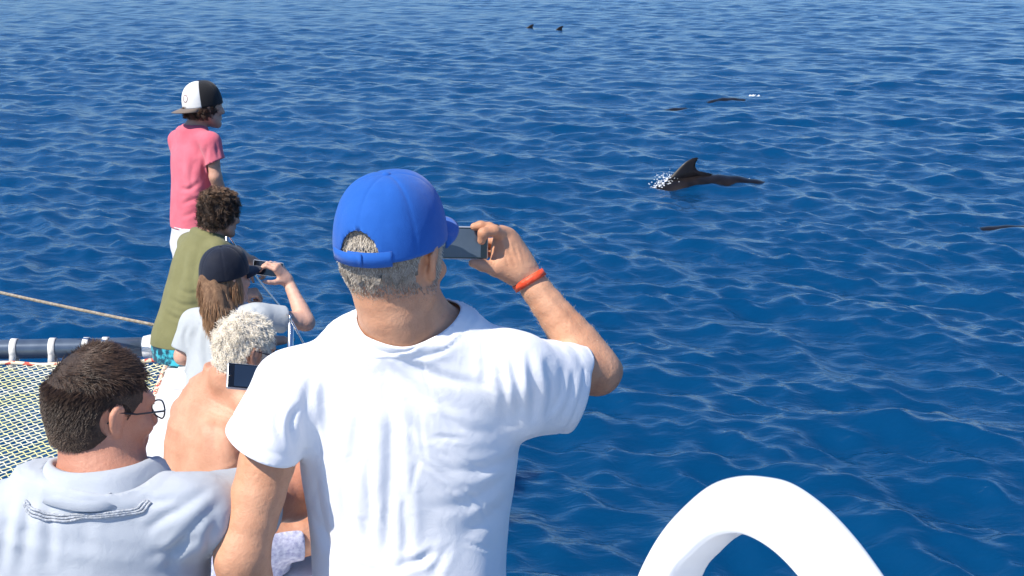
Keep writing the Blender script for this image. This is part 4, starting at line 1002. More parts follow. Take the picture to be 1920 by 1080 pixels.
def tee(o, name, m, f, st, S, da, db, C7, neck_c, neck_R, sleeves, hem, h=0.006, folds=(), shoulders=(), noise=0.0022, nfreq=(30, 30, 14), seed=3, tk=0.0025, neck_fn=None, post=None):
    """a loose top: trunk, shoulders and sleeves (each: rows of (point, radius), hem point, hem normal)"""
    gt = Field(); gt.loft([(p, a + da, b + db) for p, a, b in st], S)
    for sh, r in shoulders: gt.chain([(C7 - A(0, 0, 0.02), r * 1.0), ((C7 + sh) / 2 - A(0, 0, 0.012), r * 0.95), (sh, r)], k=0.035)
    g = Field(); g.ops = list(gt.ops); cs = []
    for rows, hp, hn in sleeves:
        gs = Field(); gs.chain(rows, k=0.03); g.ops += gs.ops; cs.append(sleeve_cut(hp, hn, gs, gt))
    V, F = g.mesh(h); V = relax(V, F, 4)
    nf = neck_fn or (lambda X: neck_R - np.linalg.norm(X - neck_c, axis=1))
    fn = -nf(V); V = V + normals(V, F) * (0.002 * sstep(0.022, 0.017, fn) * (fn > -0.03))[:, None]
    if folds: V = sculpt_folds(V, F, folds)
    V = V + normals(V, F) * (noise * vnoise((V - C7) * A(*nfreq), seed, 3))[:, None]
    V, F = clip(V, F, cuts(nf, hem, *cs)); V = edge_smooth(fit(V, f, 0.005), F)
    return solid(obj(name, V, F, m, o), tk)
def shorts(o, m, f, pelvis, S, a, b, legs, h=0.008, cutfrac=0.75, top=0.06, r=0.1, name='shorts', axis=None, noise=0.003):
    """legs: (hip, knee)"""
    ax = A(0, 0, 1) if axis is None else nrm(axis)
    g = Field(); g.loft([(pelvis - ax * 0.07, a, b), (pelvis, a * 1.02, b * 1.02), (pelvis + ax * (top + 0.05), a * 0.97, b * 0.97)], S); cs = []
    for hip, kn in legs:
        g.chain([(hip, r), (hip * 0.5 + kn * 0.5, r * 0.93), (kn, r * 0.88)], k=0.03)
        p0 = hip * (1 - cutfrac) + kn * cutfrac; n = nrm(kn - hip)
        cs.append(lambda X, p0=p0, n=n, hip=hip: np.minimum((X - p0) @ n, 0.2 - np.linalg.norm(X - p0, axis=1)))
    V, F = g.mesh(h); V = V + normals(V, F) * (noise * vnoise((V - pelvis) * 34, 9, 3))[:, None]
    V, F = clip(V, F, cuts(lambda X: (X - pelvis) @ ax - top, *cs)); V = edge_smooth(fit(V, f, 0.004), F)
    return solid(obj(name, V, F, m, o), 0.003)
GRIP = ((35, 55, 35), (38, 58, 35), (40, 60, 36), (44, 60, 36)); FIST = ((70, 85, 50),) * 4; FLAT = ((12, 18, 10),) * 4; REST = ((22, 32, 20), (24, 34, 20), (26, 36, 22), (30, 38, 22))
TH = (0.55, 0.75, -0.35)
def hairy(o, hd, V, F, under, strands, mask, n, length, name='hair', off=0.004, lump=0.0, fr=90, top=1.0, sc_h=0.005, stretch=(1, 1, 1), shift=(0, 0, 0), **kw):
    so, hv, hf = scalp(name, hd, under, o, mask, off, lump, fr, sc_h, stretch, shift)
    pr, pn = scatter(hv, hf, n, lambda c: hd.local(c)[:, 2] < top)
    hair('hair_strands', hd, pr, pn, length, strands, so, **kw); return so

def man_pale_shirt():
    skin = skin_mat('ruddy_skin', (0.44, 0.185, 0.115), (0.55, 0.26, 0.17))
    C7 = P(182, 912, 2.40); hd = Head(P(190, 768, 2.42), 46, 8, 2, 0.88)
    shR = P(366, 965, 2.42); shL = P(-35, 985, 2.40); elR = P(549, 934, 2.64); wrR = P(590, 790, 2.76); S = nrm(P(340, 980, 2.40) - P(-10, 985, 2.39))
    elL = down(P(-110, 1200, 2.45), 0.03); pel = down(P(165, 1080, 2.47), 0.26); base = to_z(pel, DECK)
    seat = 1.97; pel[2] = seat + 0.115
    wrL = A(pel[0] - 0.14, pel[1] + 0.30, seat + 0.2)
    st = [(P(175, 930, 2.42), 0.12, 0.065), (P(168, 975, 2.43), 0.175, 0.092), (P(165, 1060, 2.47), 0.195, 0.118), (down(P(165, 1080, 2.47), 0.10), 0.185, 0.122), (pel + A(0, 0, 0.06), 0.175, 0.125), (pel - A(0, 0, 0.05), 0.175, 0.125)]
    o = thing('person', base, 'seated person in pale grey blue collared shirt with short dark brown hair and glasses', 'person')
    legs = []
    for s in (-1, 1):
        hip = pel + S * 0.085 * s; kn = hip + A(0.10 * s - 0.02, 0.41, 0.02); an = A(kn[0], kn[1] - 0.02, DECK + 0.095); legs.append((hip, kn, an, A(0.2 * s, 1, 0)))
        f, V, F = build_body(o, skin, hd, C7, st, S, [(shL, elL, wrL, A(0.3, 0.9, -0.3), A(0, 0.2, 1), A(1, 0.1, 0), REST, TH), (shR, elR, wrR, A(-0.35, 0.0, 0.9), A(0.75, 0.55, 0.3), A(-0.5, -0.9, -0.1), ((60, 55, 30), (62, 58, 30), (64, 60, 30), (66, 60, 30)), (0.6, 0.6, -0.5))], legs, 1.0, 0.006, neck_r=0.050)
    obj('body', V, F, skin, o)
    cl = cloth_mat('pale_blue_linen', (0.43, 0.465, 0.515), (0.50, 0.535, 0.58), weave=1100, wb=0.4)
    sl = [([(shR + A(-0.02, 0, 0), 0.066), (shR * 0.55 + elR * 0.45, 0.069), (elR, 0.066)], shR * 0.42 + elR * 0.58, elR - shR), ([(shL, 0.066), (shL * 0.5 + elL * 0.5, 0.066), (elL, 0.064)], shL * 0.35 + elL * 0.65, elL - shL)]
    folds = [([(395, 915), (350, 945), (300, 975), (270, 1000)], 9, 0.006), ([(420, 935), (370, 985), (330, 1030), (315, 1075)], 10, 0.007), ([(400, 985), (355, 1020), (260, 1050)], 9, 0.005), ([(60, 920), (50, 980), (40, 1075)], 11, 0.005), ([(85, 930), (95, 1000), (90, 1075)], 10, 0.004), ([(20, 930), (10, 1000), (0, 1080)], 11, 0.005),
             ([(230, 925), (300, 940), (360, 930)], 8, 0.004), ([(170, 930), (160, 1000), (170, 1075)], 14, 0.002), ([(410, 960), (395, 1010), (385, 1060)], 9, 0.006)]
    nc = P(196, 872, 2.42)
    so_ = tee(o, 'shirt', cl, f, st, S, 0.017, 0.016, C7, nc, 0.099, sl, lambda X: pel[2] - 0.02 - X[:, 2], 0.006, folds, [(shR, 0.063), (shL, 0.063)], noise=0.0020, seed=5)
    # turned-down collar: a band that stands at the neck and falls outward, with a corded seam below it
    Fw = nrm(hd.R[1] * A(1, 1, 0) * 0.35 + np.cross(A(0, 0, 1), S)); Sd = nrm(S * A(1, 1, 0)); ctr = P(196, 874, 2.42); U = nrm(A(-0.06, 0, 1) + Fw * 0.22)
    cv = []; cf = []; prof = [(0.076, -0.022), (0.076, 0.004), (0.078, 0.016), (0.085, 0.018), (0.092, 0.006), (0.101, -0.014), (0.108, -0.032)]
    A_ = np.linspace(-math.radians(152), math.radians(152), 49)
    for a in A_:
        c, s = -math.cos(a), math.sin(a)
        drop = 0.028 * sstep(1.3, 2.6, abs(a))
        for i, (r, z) in enumerate(prof):
            w = 1 + 0.02 * math.sin(5 * a + i) ; cv.append(ctr + Sd * s * r * 1.02 * w + Fw * c * r * w + U * (z - drop - 0.006 * math.sin(2.3 * a + 0.8) * (i > 3)))
    n = len(prof); cf = [(i * n + j, i * n + j + 1, (i + 1) * n + j + 1, (i + 1) * n + j) for i in range(48) for j in range(n - 1)]
    co = solid(obj('collar', cv, cf, cl, o), 0.0025, 0)
    trim = MB(); M_T = mat('grey_corded_trim', (0.36, 0.385, 0.42), 0.9, base2=(0.47, 0.50, 0.545), scale=120, detail=1, contrast=(0.4, 0.6), bump=0.5, bscale=250)
    sv = np.array([v.co for v in so_.data.vertices]) + base_of(o); sn = np.array([v.normal for v in so_.data.vertices])
    for rr, zz in ((0.1115, -0.043), (0.1145, -0.0465), (0.1175, -0.050)):            # lies on the cloth just below the fall of the collar
        pts = []
        for a in np.linspace(-1.05, 1.05, 80):
            q = ctr + Sd * math.sin(a) * rr * 1.02 - Fw * math.cos(a) * rr + U * zz; k_ = np.argsort(((sv - q) ** 2).sum(1))[:6]
            n_ = nrm(sn[k_].mean(0)); c_ = sv[k_].mean(0); pts.append(q - n_ * ((q - c_) @ n_ - 0.002))
        trim.tube(spline(pts, 120), 0.0023, 6)
    trim.build('neck_trim', M_T, co)
    shorts(o, cloth_mat('dark_blue_shorts', (0.05, 0.065, 0.10)), f, pel, S, 0.19, 0.14, [(l[0], l[1]) for l in legs], 0.01, r=0.098)
    under = mat('dark_hair_undercoat', (0.035, 0.022, 0.016), 0.7, base2=(0.065, 0.042, 0.03), scale=70, bump=0.6, bscale=300)
    hm = hair_mat('dark_brown_hair', (0.024, 0.014, 0.010), (0.15, 0.088, 0.056), 0.36)
    def mask(L):
        a = np.abs(L[:, 0]); low = -0.066 + 0.55 * np.clip(L[:, 1] + 0.05, 0, 1)
        ear = 0.034 - np.sqrt((L[:, 1] + 0.010) ** 2 + (L[:, 2] - 0.0) ** 2); ear[a < 0.05] = -1
        fl = L[:, 1] - 0.055 - 0.1 * np.clip(L[:, 2] - 0.05, -0.05, 0.1)
        return np.max(np.stack([low - L[:, 2], fl, ear]), 0)
    def comb(L):
        d = np.stack([0.15 * np.ones(len(L)), 0.2 - 1.2 * (L[:, 2] < 0.06), -1.0 * sstep(0.09, 0.02, L[:, 2]) - 0.1], 1)
        top = sstep(0.07, 0.11, L[:, 2])[:, None]; sw = np.stack([-(L[:, 1] + 0.03) * 9, L[:, 0] * 9, 0 * L[:, 0]], 1)
        return d * (1 - top) * 0.9 + (sw + A(0.25, 0.45, 0.1)) * top * 0.9
    hairy(o, hd, V, F, under, hm, mask, 20000, lambda L: 0.006 + 0.013 * sstep(-0.05, 0.07, L[:, 2]), off=0.0025, lump=0.001, fr=80, seg=6, comb=comb, lift=0.18, jit=0.08, clump=0.10, rad=0.0005, gravity=0.3, seed=4,
          tone_fn=lambda L, r: 0.22 + 0.35 * sstep(0.0, -0.07, L[:, 2]) + 0.35 * sstep(0.07, 0.12, L[:, 2]) + r.normal(size=len(L)) * 0.2)
    glasses(hd, mat('thin_dark_metal', (0.05, 0.05, 0.055), 0.3, metal=0.8), o)
    scr = mat('navy_screen', (0.014, 0.024, 0.045), 0.12, base2=(0.018, 0.032, 0.06), scale=9, coat=0.5)
    a = P(424, 704, 2.70); b = P(552, 716, 2.74)
    phone((a + b) / 2, b - a, nrm(P(430, 680, 2.72) - P(425, 731, 2.69)), 0.13, 0.055, scr, 'smartphone with dark screen, half hidden by the white T-shirt sleeve')
man_pale_shirt()

def man_white_hair():
    skin = skin_mat('sunburnt_skin', (0.50, 0.235, 0.14), (0.63, 0.335, 0.215), 0.5)
    hd = Head(P(459, 657, 4.70), 50, 14, 2, 1.0); C7 = P(424, 706, 4.70)
    Sv = nrm(A(math.cos(math.radians(36)), -math.sin(math.radians(36)), 0)); Fv = A(-Sv[1], Sv[0], 0)
    shR = P(487, 776, 4.63); shL = P(352, 772, 4.90); pel = P(446, 990, 4.76); base = to_z(pel, DECK + 0.016); pel[2] = DECK + 0.125
    st = [(P(425, 716, 4.74), 0.10, 0.06), (P(416, 755, 4.76), 0.165, 0.085), (P(404, 830, 4.78), 0.198, 0.128), (P(411, 915, 4.80), 0.195, 0.14), (pel + A(0, 0, 0.06), 0.178, 0.13), (pel - A(0, 0, 0.04), 0.178, 0.13)]
    o = thing('person', base, 'shirtless person with short curly white hair and glasses sitting on the deck', 'person')
    LD = nrm(A(0.93, 0.3, 0)); legs = []
    for s, sp in ((1, -0.09), (-1, 0.12)):
        hip = pel + A(0.03, 0.0, 0.02) + nrm(A(-LD[1], LD[0], 0)) * sp; kn = hip + LD * 0.40 + A(0, 0, 0.0); an = A(kn[0] + 0.08, kn[1], kn[2] - 0.40); legs.append((hip, kn, an, LD))
    wR = legs[0][0] * 0.45 + legs[0][1] * 0.55 + A(0, 0, 0.12); wL = legs[1][0] * 0.4 + legs[1][1] * 0.6 + A(0, 0, 0.12)
    eR = bone(shR, 0.29, wR, 0.25, A(0.2, -0.8, -0.2)); eL = bone(shL, 0.29, wL, 0.25, A(-0.1, 0.8, -0.2))
    def extra(f):
        f.ell(P(400, 850, 4.66), A(0.10, 0.05, 0.11), np.array([Sv, Fv, A(0, 0, 1)]), 0.06)      # rounded upper back
        f.chain([(P(370, 905, 4.74), 0.045), (P(430, 925, 4.66), 0.05), (P(480, 915, 4.66), 0.045)], k=0.05)
    f, V, F = build_body(o, skin, hd, C7, st, Sv, [(shR, eR, wR, LD * 0.8 + A(0.2, 0.1, -0.4), A(0, 0, 1), A(-0.2, 1, 0), REST, TH), (shL, eL, wL, LD * 0.8 + A(0.2, 0, -0.4), A(0, 0, 1), A(0.2, -1, 0), REST, TH)], legs, 1.0, 0.006, rA=(0.052, 0.042, 0.028), extra=extra, neck_r=0.062)
    # shoulder blades, spine furrow and skin folds at the waist
    V = sculpt_folds(V, F, [([(420, 725), (402, 790), (398, 860), (402, 900)], 12, 0.0025), ([(445, 768), (430, 800), (432, 840), (452, 860)], 12, -0.005), ([(372, 775), (382, 815), (372, 850)], 12, -0.004), ([(340, 905), (420, 890), (462, 868)], 5, 0.008), ([(370, 925), (430, 905), (470, 890)], 5, 0.006), ([(395, 700), (425, 694), (445, 690)], 4, 0.004)])
    obj('body', V, F, skin, o)
    cl = cloth_mat('lilac_grey_print', (0.30, 0.31, 0.46), (0.58, 0.59, 0.70), scale=60)
    shorts(o, cl, f, pel, Sv, 0.192, 0.145, [(l[0], l[1]) for l in legs], 0.007, cutfrac=0.42, top=0.07, r=0.088, noise=0.004)
    under = mat('white_hair_undercoat', (0.55, 0.48, 0.38), 0.8, base2=(0.72, 0.65, 0.54), scale=60, bump=0.6, bscale=200)
    hm = hair_mat('white_hair', (0.72, 0.64, 0.51), (0.96, 0.91, 0.80), 0.55)
    def mask(L):
        a = np.abs(L[:, 0]); low = -0.072 + 0.6 * np.clip(L[:, 1] + 0.045, 0, 1)
        ear = 0.034 - np.sqrt((L[:, 1] + 0.010) ** 2 + L[:, 2] ** 2); ear[a < 0.05] = -1
        return np.max(np.stack([low - L[:, 2], L[:, 1] - 0.06, ear]), 0)
    hairy(o, hd, V, F, under, hm, mask, 9000, lambda L: 0.012 + 0.012 * sstep(-0.05, 0.05, L[:, 2]), off=0.004, lump=0.0025, fr=95, seg=7, comb=lambda L: np.tile(A(0.25, 0.35, -0.55), (len(L), 1)), lift=0.5, jit=0.25, clump=0.5, curl=0.0025, curl_n=0.8, rad=0.0008, seed=6)
    glasses(hd, mat('dark_frame', (0.03, 0.03, 0.04), 0.4), o)
man_white_hair()

def girl_navy_cap():
    k = 0.93; skin = skin_mat('fair_skin', (0.56, 0.31, 0.22), (0.66, 0.40, 0.30))
    hd = Head(P(424, 520, 5.80), 42, 2, 0, 0.97); C7 = P(424, 583, 5.80)
    Sv = nrm(A(math.cos(math.radians(22)), -math.sin(math.radians(22)), 0.04)); Fv = nrm(A(-Sv[1], Sv[0], 0))
    shL = P(362, 604, 5.88); shR = P(487, 594, 5.74); pel = P(405, 800, 5.93); pel[2] = DECK + 0.11; base = to_z(pel, DECK + 0.016)
    elR = P(574, 604, 5.87); wrR = P(541, 530, 5.95)
    st = [(P(424, 590, 5.82), 0.085, 0.05), (P(422, 620, 5.84), 0.132, 0.072), (P(412, 690, 5.88), 0.130, 0.085), (P(406, 750, 5.90), 0.125, 0.088), (pel + A(0, 0, 0.04), 0.135, 0.1), (pel - A(0, 0, 0.03), 0.135, 0.1)]
    o = thing('person', base, 'young person in pale grey T-shirt and navy cap with long brown hair photographing', 'person')
    LD = nrm(A(0.9, 0.42, 0)); legs = []
    for sp in (-0.08, 0.09):
        hip = pel + nrm(A(-LD[1], LD[0], 0)) * sp; kn = hip + LD * 0.34 + A(0, 0, 0.0); an = A(kn[0] + 0.06, kn[1], kn[2] - 0.34); legs.append((hip, kn, an, LD))
    elL = P(343, 668, 5.90); wrL = elL + A(0.09, 0.17, -0.04)
    f, V, F = build_body(o, skin, hd, C7, st, Sv, [(shL, elL, wrL, A(0.6, 0.7, -0.1), A(-0.5, 0.4, 0.6), A(0.3, -0.3, 0.9), REST, TH), (shR, elR, wrR, nrm(P(520, 500, 5.92) - wrR), A(0.75, -0.45, 0.5), nrm(P(505, 524, 5.9) - P(520, 490, 5.92)), ((40, 50, 30), (44, 55, 30), (50, 60, 30), (55, 60, 30)), (0.45, 0.9, -0.25))], legs, k, 0.006, neck_r=0.05, rA=(0.042, 0.036, 0.025), rL=(0.072, 0.05, 0.034))
    obj('body', V, F, skin, o)
    cl = cloth_mat('pale_grey_jersey', (0.40, 0.43, 0.45), (0.46, 0.485, 0.50))
    nc = P(405, 578, 5.80) + Fv * 0.03
    sl = [([(shL + A(0.01, 0, 0), 0.055), (shL * 0.5 + elL * 0.5, 0.056), (elL, 0.060)], P(342, 652, 5.9), elL - shL), ([(shR - A(0.02, 0, 0), 0.055), (shR * 0.55 + elR * 0.45, 0.056), (elR, 0.055)], shR * 0.5 + elR * 0.5, elR - shR)]
    folds = [([(372, 605), (366, 640), (372, 690)], 5, 0.007), ([(392, 610), (386, 650), (392, 700)], 6, 0.006), ([(415, 620), (410, 660), (412, 700)], 6, 0.005), ([(352, 610), (345, 632), (350, 650)], 4, 0.005), ([(470, 570), (490, 585), (505, 600)], 4, 0.005), ([(440, 600), (470, 590), (495, 575)], 4, 0.004)]
    tee(o, 't_shirt', cl, f, st, Sv, 0.015, 0.015, C7, nc, 0.088, sl, lambda X: pel[2] - 0.05 - X[:, 2], 0.006, folds, [(shR, 0.050), (shL, 0.050)], noise=0.0025, seed=7)
    shorts(o, cloth_mat('denim_shorts', (0.09, 0.14, 0.24)), f, pel, Sv, 0.15, 0.115, [(l[0], l[1]) for l in legs], 0.009, cutfrac=0.5, r=0.085)
    navy = cloth_mat('navy_twill', (0.008, 0.011, 0.022), (0.012, 0.016, 0.030), weave=1400, rough=0.7)
    cap_hat(hd, 0, navy, navy, o, rim=0.010, H=0.126, ax=0.0905, ay=0.111, brim_len=0.07, cut=False, tilt=-8)
    under = mat('brown_hair_undercoat', (0.14, 0.07, 0.035), 0.6, base2=(0.26, 0.15, 0.08), scale=40, bump=0.6, bscale=200, stretch=(3, 3, 0.6))
    hm = hair_mat('light_brown_hair', (0.16, 0.08, 0.038), (0.55, 0.34, 0.19), 0.4)
    g = Field(); g.ell(hd.w(0, -0.03, -0.01), A(0.072, 0.072, 0.07) * 0.97, hd.R, 0.02)          # nape and falling hair
    g.chain([(hd.w(0.0, -0.085, 0.0), 0.045), (P(405, 560, 5.72), 0.050), (P(408, 585, 5.72), 0.046), (P(414, 605, 5.73), 0.034), (P(420, 625, 5.74), 0.016)], k=0.03)
    g.chain([(hd.w(0.066, -0.008, 0.012), 0.026), (hd.w(0.070, -0.012, -0.03), 0.026), (hd.w(0.064, -0.025, -0.075), 0.022), (P(428, 585, 5.71), 0.02)], k=0.02)
    hv, hf = g.mesh(0.006); Lz = hd.local(hv); hv = hv + normals(hv, hf) * (0.004 * vnoise(Lz * A(120, 120, 22), 3, 2))[:, None]
    hv, hf = clip(hv, hf, lambda X: np.maximum(hd.local(X)[:, 2] - 0.05, hd.local(X)[:, 1] - 0.03))
    so = obj('hair', hv, hf, under, o); pr, pn = scatter(hv, hf, 5000, lambda c: np.ones(len(c), bool))
    hair('hair_strands', hd, pr, pn, 0.075, hm, so, 6, comb=lambda L: np.tile(A(0.05, -0.05, -1.6), (len(L), 1)), lift=0.35, jit=0.18, gravity=1.0, rad=0.0011, clump=0.25, seed=8, tone_fn=lambda L, r: 0.25 + 0.35 * sstep(-0.05, -0.16, L[:, 2]) + r.normal(size=len(L)) * 0.25)
    scr = mat('black_screen', (0.010, 0.014, 0.024), 0.12, base2=(0.014, 0.02, 0.034), scale=9, coat=0.5)
    a = P(474, 500, 5.93); b = P(531, 507, 5.93)
    phone((a + b) / 2, b - a, A(-0.08, 0.2, 1), 0.128, 0.062, scr, 'smartphone held up by the young person in the navy cap')
girl_navy_cap()

def boy_olive():
    k = 0.9; skin = skin_mat('tan_skin', (0.46, 0.235, 0.15), (0.56, 0.31, 0.21))
    hd = Head(P(412, 400, 7.08), 48, 12, 0, 0.96); C7 = P(388, 441, 7.09)
    Sv = nrm(A(math.cos(math.radians(38)), -math.sin(math.radians(38)), -0.05)); Fv = nrm(A(-Sv[1], Sv[0], 0))
    pel = P(334, 628, 7.13); pel[2] = DECK + 0.13; base = to_z(pel, DECK + 0.02)
    shR = P(408, 470, 7.02); shL = P(355, 456, 7.20)
    st = [(P(386, 448, 7.1), 0.085, 0.05), (P(376, 482, 7.11), 0.135, 0.075), (P(357, 545, 7.12), 0.130, 0.085), (P(343, 595, 7.13), 0.125, 0.088), (pel + A(0, 0, 0.02), 0.13, 0.1), (pel - A(0.01, 0, 0.04), 0.13, 0.1)]
    o = thing('person', base, 'young person in olive green T-shirt with curly brown hair sitting at the bow', 'person')
    elR = P(442, 473, 7.15); wrR = P(468, 487, 7.28); wrL = P(452, 551, 7.22); elL = bone(shL, 0.23, wrL, 0.21, A(0.2, 0.6, -0.8)); legs = []
    for sp, dz in ((-0.085, 0.0), (0.085, 0.0)):
        hip = pel + Sv * -sp + A(0.02, 0.02, -0.02); kn = hip + nrm(Fv * A(1, 1, 0) + A(0.25, 0, 0.28)) * 0.35; an = hip + nrm(Fv + A(0.3, 0, 0)) * 0.42 + A(0, 0, -0.03); an[2] = DECK + 0.10; legs.append((hip, kn, an, Fv + A(0.3, 0, 0)))
    f, V, F = build_body(o, skin, hd, C7, st, Sv, [(shL, elL, wrL, A(0.9, 0.1, 0.05), A(0.1, -0.5, 0.8), A(0, -0.8, -0.4), FIST, TH), (shR, elR, wrR, A(0.75, 0.2, -0.6), A(0.5, -0.7, 0.4), A(-0.6, -0.2, -0.6), GRIP, TH)], legs, k, 0.0065, neck_r=0.048, rA=(0.042, 0.035, 0.025), rL=(0.07, 0.048, 0.034))
    obj('body', V, F, skin, o)
    cl = cloth_mat('olive_jersey', (0.165, 0.16, 0.07), (0.20, 0.195, 0.09))
    sl = [([(shR, 0.054), (shR * 0.5 + elR * 0.5 - A(0, 0, 0.01), 0.056), (elR - A(0, 0, 0.01), 0.056)], shR * 0.45 + elR * 0.55, elR - shR), ([(shL, 0.054), (shL * 0.5 + elL * 0.5, 0.055), (elL, 0.055)], shL * 0.4 + elL * 0.6, elL - shL)]
    folds = [([(395, 455), (385, 490), (392, 540)], 5, 0.006), ([(372, 470), (362, 520), (368, 580)], 6, 0.005), ([(345, 480), (335, 530), (325, 590)], 6, 0.004), ([(318, 560), (345, 572), (380, 570)], 4, 0.005), ([(308, 585), (335, 598), (370, 598)], 4, 0.006), ([(330, 540), (355, 550), (385, 545)], 4, 0.004)]
    tee(o, 't_shirt', cl, f, st, Sv, 0.015, 0.016, C7, C7 + Fv * 0.03 + A(0.01, 0, 0.045), 0.075, sl, lambda X: pel[2] - 0.015 - X[:, 2], 0.0065, folds, [(shR, 0.049), (shL, 0.052)], noise=0.003, seed=11)
    tm = cloth_mat('teal_print', (0.006, 0.05, 0.09), (0.05, 0.42, 0.52), scale=26); 
    for e, p in zip(tm.node_tree.nodes['Color Ramp'].color_ramp.elements, (0.44, 0.56)): e.position = p
    shorts(o, tm, f, pel, Sv, 0.148, 0.118, [(l[0], l[1]) for l in legs], 0.007, cutfrac=0.75, top=0.005, r=0.088)
    under = mat('curly_hair_undercoat', (0.020, 0.012, 0.008), 0.7, base2=(0.05, 0.03, 0.02), scale=60, bump=0.6, bscale=200)
    hm = hair_mat('curly_brown_hair', (0.022, 0.012, 0.008), (0.22, 0.13, 0.075), 0.4)
    def mask(L):
        a = np.abs(L[:, 0]); low = -0.075 + 0.45 * np.clip(L[:, 1] + 0.03, 0, 1)
        return np.max(np.stack([low - L[:, 2], L[:, 1] - 0.075 - 0.2 * np.clip(L[:, 2], 0, 0.05)]), 0)
    hairy(o, hd, V, F, under, hm, mask, 6000, 0.028, off=0.007, lump=0.007, fr=62, seg=8, lift=0.45, jit=0.25, clump=1.1, curl=0.006, curl_n=0.8, comb=lambda L: np.tile(A(0.3, 0.3, -0.35), (len(L), 1)), rad=0.0015, seed=9, tone_fn=lambda L, r: 0.12 + 0.5 * sstep(0.02, 0.1, L[:, 2] - L[:, 0] * 0.6) + r.normal(size=len(L)) * 0.22)
boy_olive()

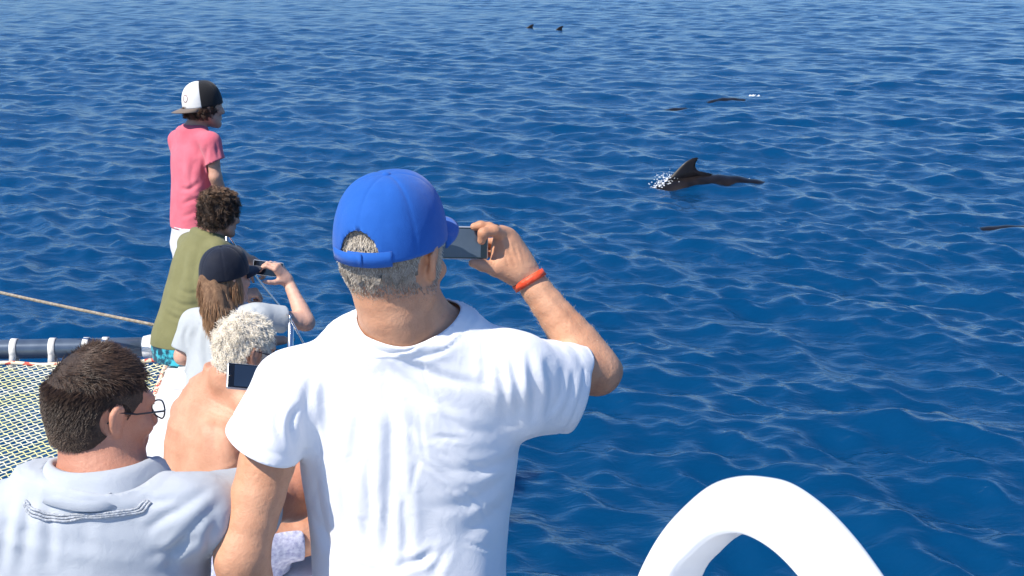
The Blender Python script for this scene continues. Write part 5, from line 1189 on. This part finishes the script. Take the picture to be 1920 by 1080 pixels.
def boy_pink():
    k = 0.88; skin = skin_mat('light_tan_skin', (0.50, 0.255, 0.165), (0.60, 0.33, 0.23))
    hd = Head(P(383, 199, 7.55), 50, 4, -2, 0.97); C7 = P(358, 243, 7.56)
    Sv = nrm(A(math.cos(math.radians(42)), -math.sin(math.radians(42)), 0)); Fv = nrm(A(-Sv[1], Sv[0], 0))
    shR = P(396, 266, 7.46); shL = P(335, 262, 7.68); pel = down(P(362, 425, 7.66), 0.04); zf = DECK + 0.022
    base = to_z(pel, zf)
    st = [(P(360, 250, 7.58), 0.085, 0.05), (P(362, 288, 7.60), 0.125, 0.075), (P(359, 345, 7.62), 0.112, 0.075), (P(360, 400, 7.65), 0.118, 0.085), (pel, 0.12, 0.09), (down(pel, 0.07), 0.12, 0.09)]
    o = thing('person', base, 'young person standing in pink T-shirt and backwards white and black cap', 'person')
    elR = P(404, 332, 7.49); wrR = P(424, 392, 7.62); elL = down(shL, 0.2, 0.03, 0.03); wrL = elL + A(0.06, 0.09, -0.16); legs = []
    for s in (-1, 1):
        hip = pel + Sv * 0.07 * s - A(0, 0, 0.05); an = A(hip[0] + Sv[0] * 0.03 * s, hip[1] + Sv[1] * 0.03 * s + 0.02, zf + 0.072); L = np.linalg.norm(hip - an); kn = bone(hip, L * 0.51, an, L * 0.505, Fv); legs.append((hip, kn, an, Fv + Sv * 0.2 * s))
    f, V, F = build_body(o, skin, hd, C7, st, Sv, [(shL, elL, wrL, A(0.2, 0.4, -0.9), A(-0.9, 0.3, 0), A(0.2, 0.9, 0.2), REST, TH), (shR, elR, wrR, A(0.3, 0.5, -0.8), A(0.8, -0.5, 0.1), A(0.4, 0.8, 0), REST, TH)], legs, k, 0.0065, neck_r=0.047, rA=(0.041, 0.034, 0.024), rL=(0.066, 0.046, 0.032))
    obj('body', V, F, skin, o)
    cl = cloth_mat('washed_pink_jersey', (0.60, 0.12, 0.165), (0.68, 0.17, 0.22))
    hr = shR * 0.42 + elR * 0.58
    sl = [([(shR, 0.052), (shR * 0.5 + elR * 0.5 + A(0.008, 0, 0), 0.054), (elR + A(0.02, 0, 0), 0.062)], hr, (elR - shR) + A(0.06, 0, 0)), ([(shL, 0.052), (shL * 0.5 + elL * 0.5, 0.054), (elL, 0.058)], shL * 0.4 + elL * 0.6, elL - shL)]
    folds = [([(365, 300), (358, 330), (362, 365)], 5, 0.005), ([(345, 270), (342, 320), (346, 370)], 5, 0.004), ([(375, 340), (355, 355), (338, 352)], 4, 0.007), ([(385, 370), (360, 375), (340, 385)], 4, 0.006), ([(388, 270), (384, 300), (382, 340)], 4, 0.007), ([(405, 265), (408, 285), (412, 300)], 3, 0.004), ([(380, 390), (355, 402), (338, 408)], 4, 0.004)]
    hemz = P(350, 428, 7.62)[2]
    tee(o, 't_shirt', cl, f, st, Sv, 0.015, 0.018, C7, C7 + Fv * 0.03 + A(0.01, 0, 0.035), 0.072, sl, lambda X: hemz - X[:, 2], 0.0065, folds, [(shR, 0.048), (shL, 0.048)], noise=0.003, seed=13)
    shorts(o, cloth_mat('off_white_shorts', (0.66, 0.66, 0.68)), f, down(pel, 0.04), Sv, 0.132, 0.105, [(l[0], l[1]) for l in legs], 0.008, cutfrac=0.9, top=0.09, r=0.082)
    white = cloth_mat('white_foam_panel', (0.74, 0.73, 0.70)); black = cloth_mat('black_mesh_panel', (0.012, 0.012, 0.014), (0.02, 0.02, 0.022), weave=500, wb=0.8); brown = cloth_mat('grey_brown_brim', (0.16, 0.125, 0.10), (0.20, 0.16, 0.13))
    c, W, pt = cap_hat(hd, 180, black, brown, o, m_front=white, rim=0.004, H=0.135, ax=0.092, ay=0.112, brim_len=0.075, cut=False, tilt=10, name='backwards_cap')
    # ring emblem on the white panel
    em = MB(); c0 = 0.40
    for r0, r1 in ((0.017, 0.0026),):
        em.tube([W(*pt((r0 * math.cos(a)) / 0.105 - 0.22, c0 + r0 * 1.15 * math.sin(a) / 0.13, 0.0012)) for a in np.linspace(0, 2 * math.pi, 25)], r1, 6, caps=False)
    em.build('emblem', mat('dark_red_print', (0.16, 0.03, 0.03), 0.8), c)
    under = mat('dark_curls_undercoat', (0.014, 0.009, 0.007), 0.7, base2=(0.05, 0.028, 0.018), scale=70, bump=0.6, bscale=200)
    hm = hair_mat('dark_curls', (0.012, 0.008, 0.006), (0.17, 0.085, 0.05), 0.4)
    def mask(L):
        low = -0.062 + 0.35 * np.clip(L[:, 1] + 0.0, 0, 1)
        return np.max(np.stack([low - L[:, 2], L[:, 1] - 0.085, L[:, 2] - 0.02]), 0)
    hairy(o, hd, V, F, under, hm, mask, 3000, 0.022, off=0.006, lump=0.003, fr=90, top=-0.012, seg=6, lift=0.5, jit=0.3, clump=0.7, curl=0.006, curl_n=1.0, gravity=0.4, rad=0.0016, seed=12)
boy_pink()
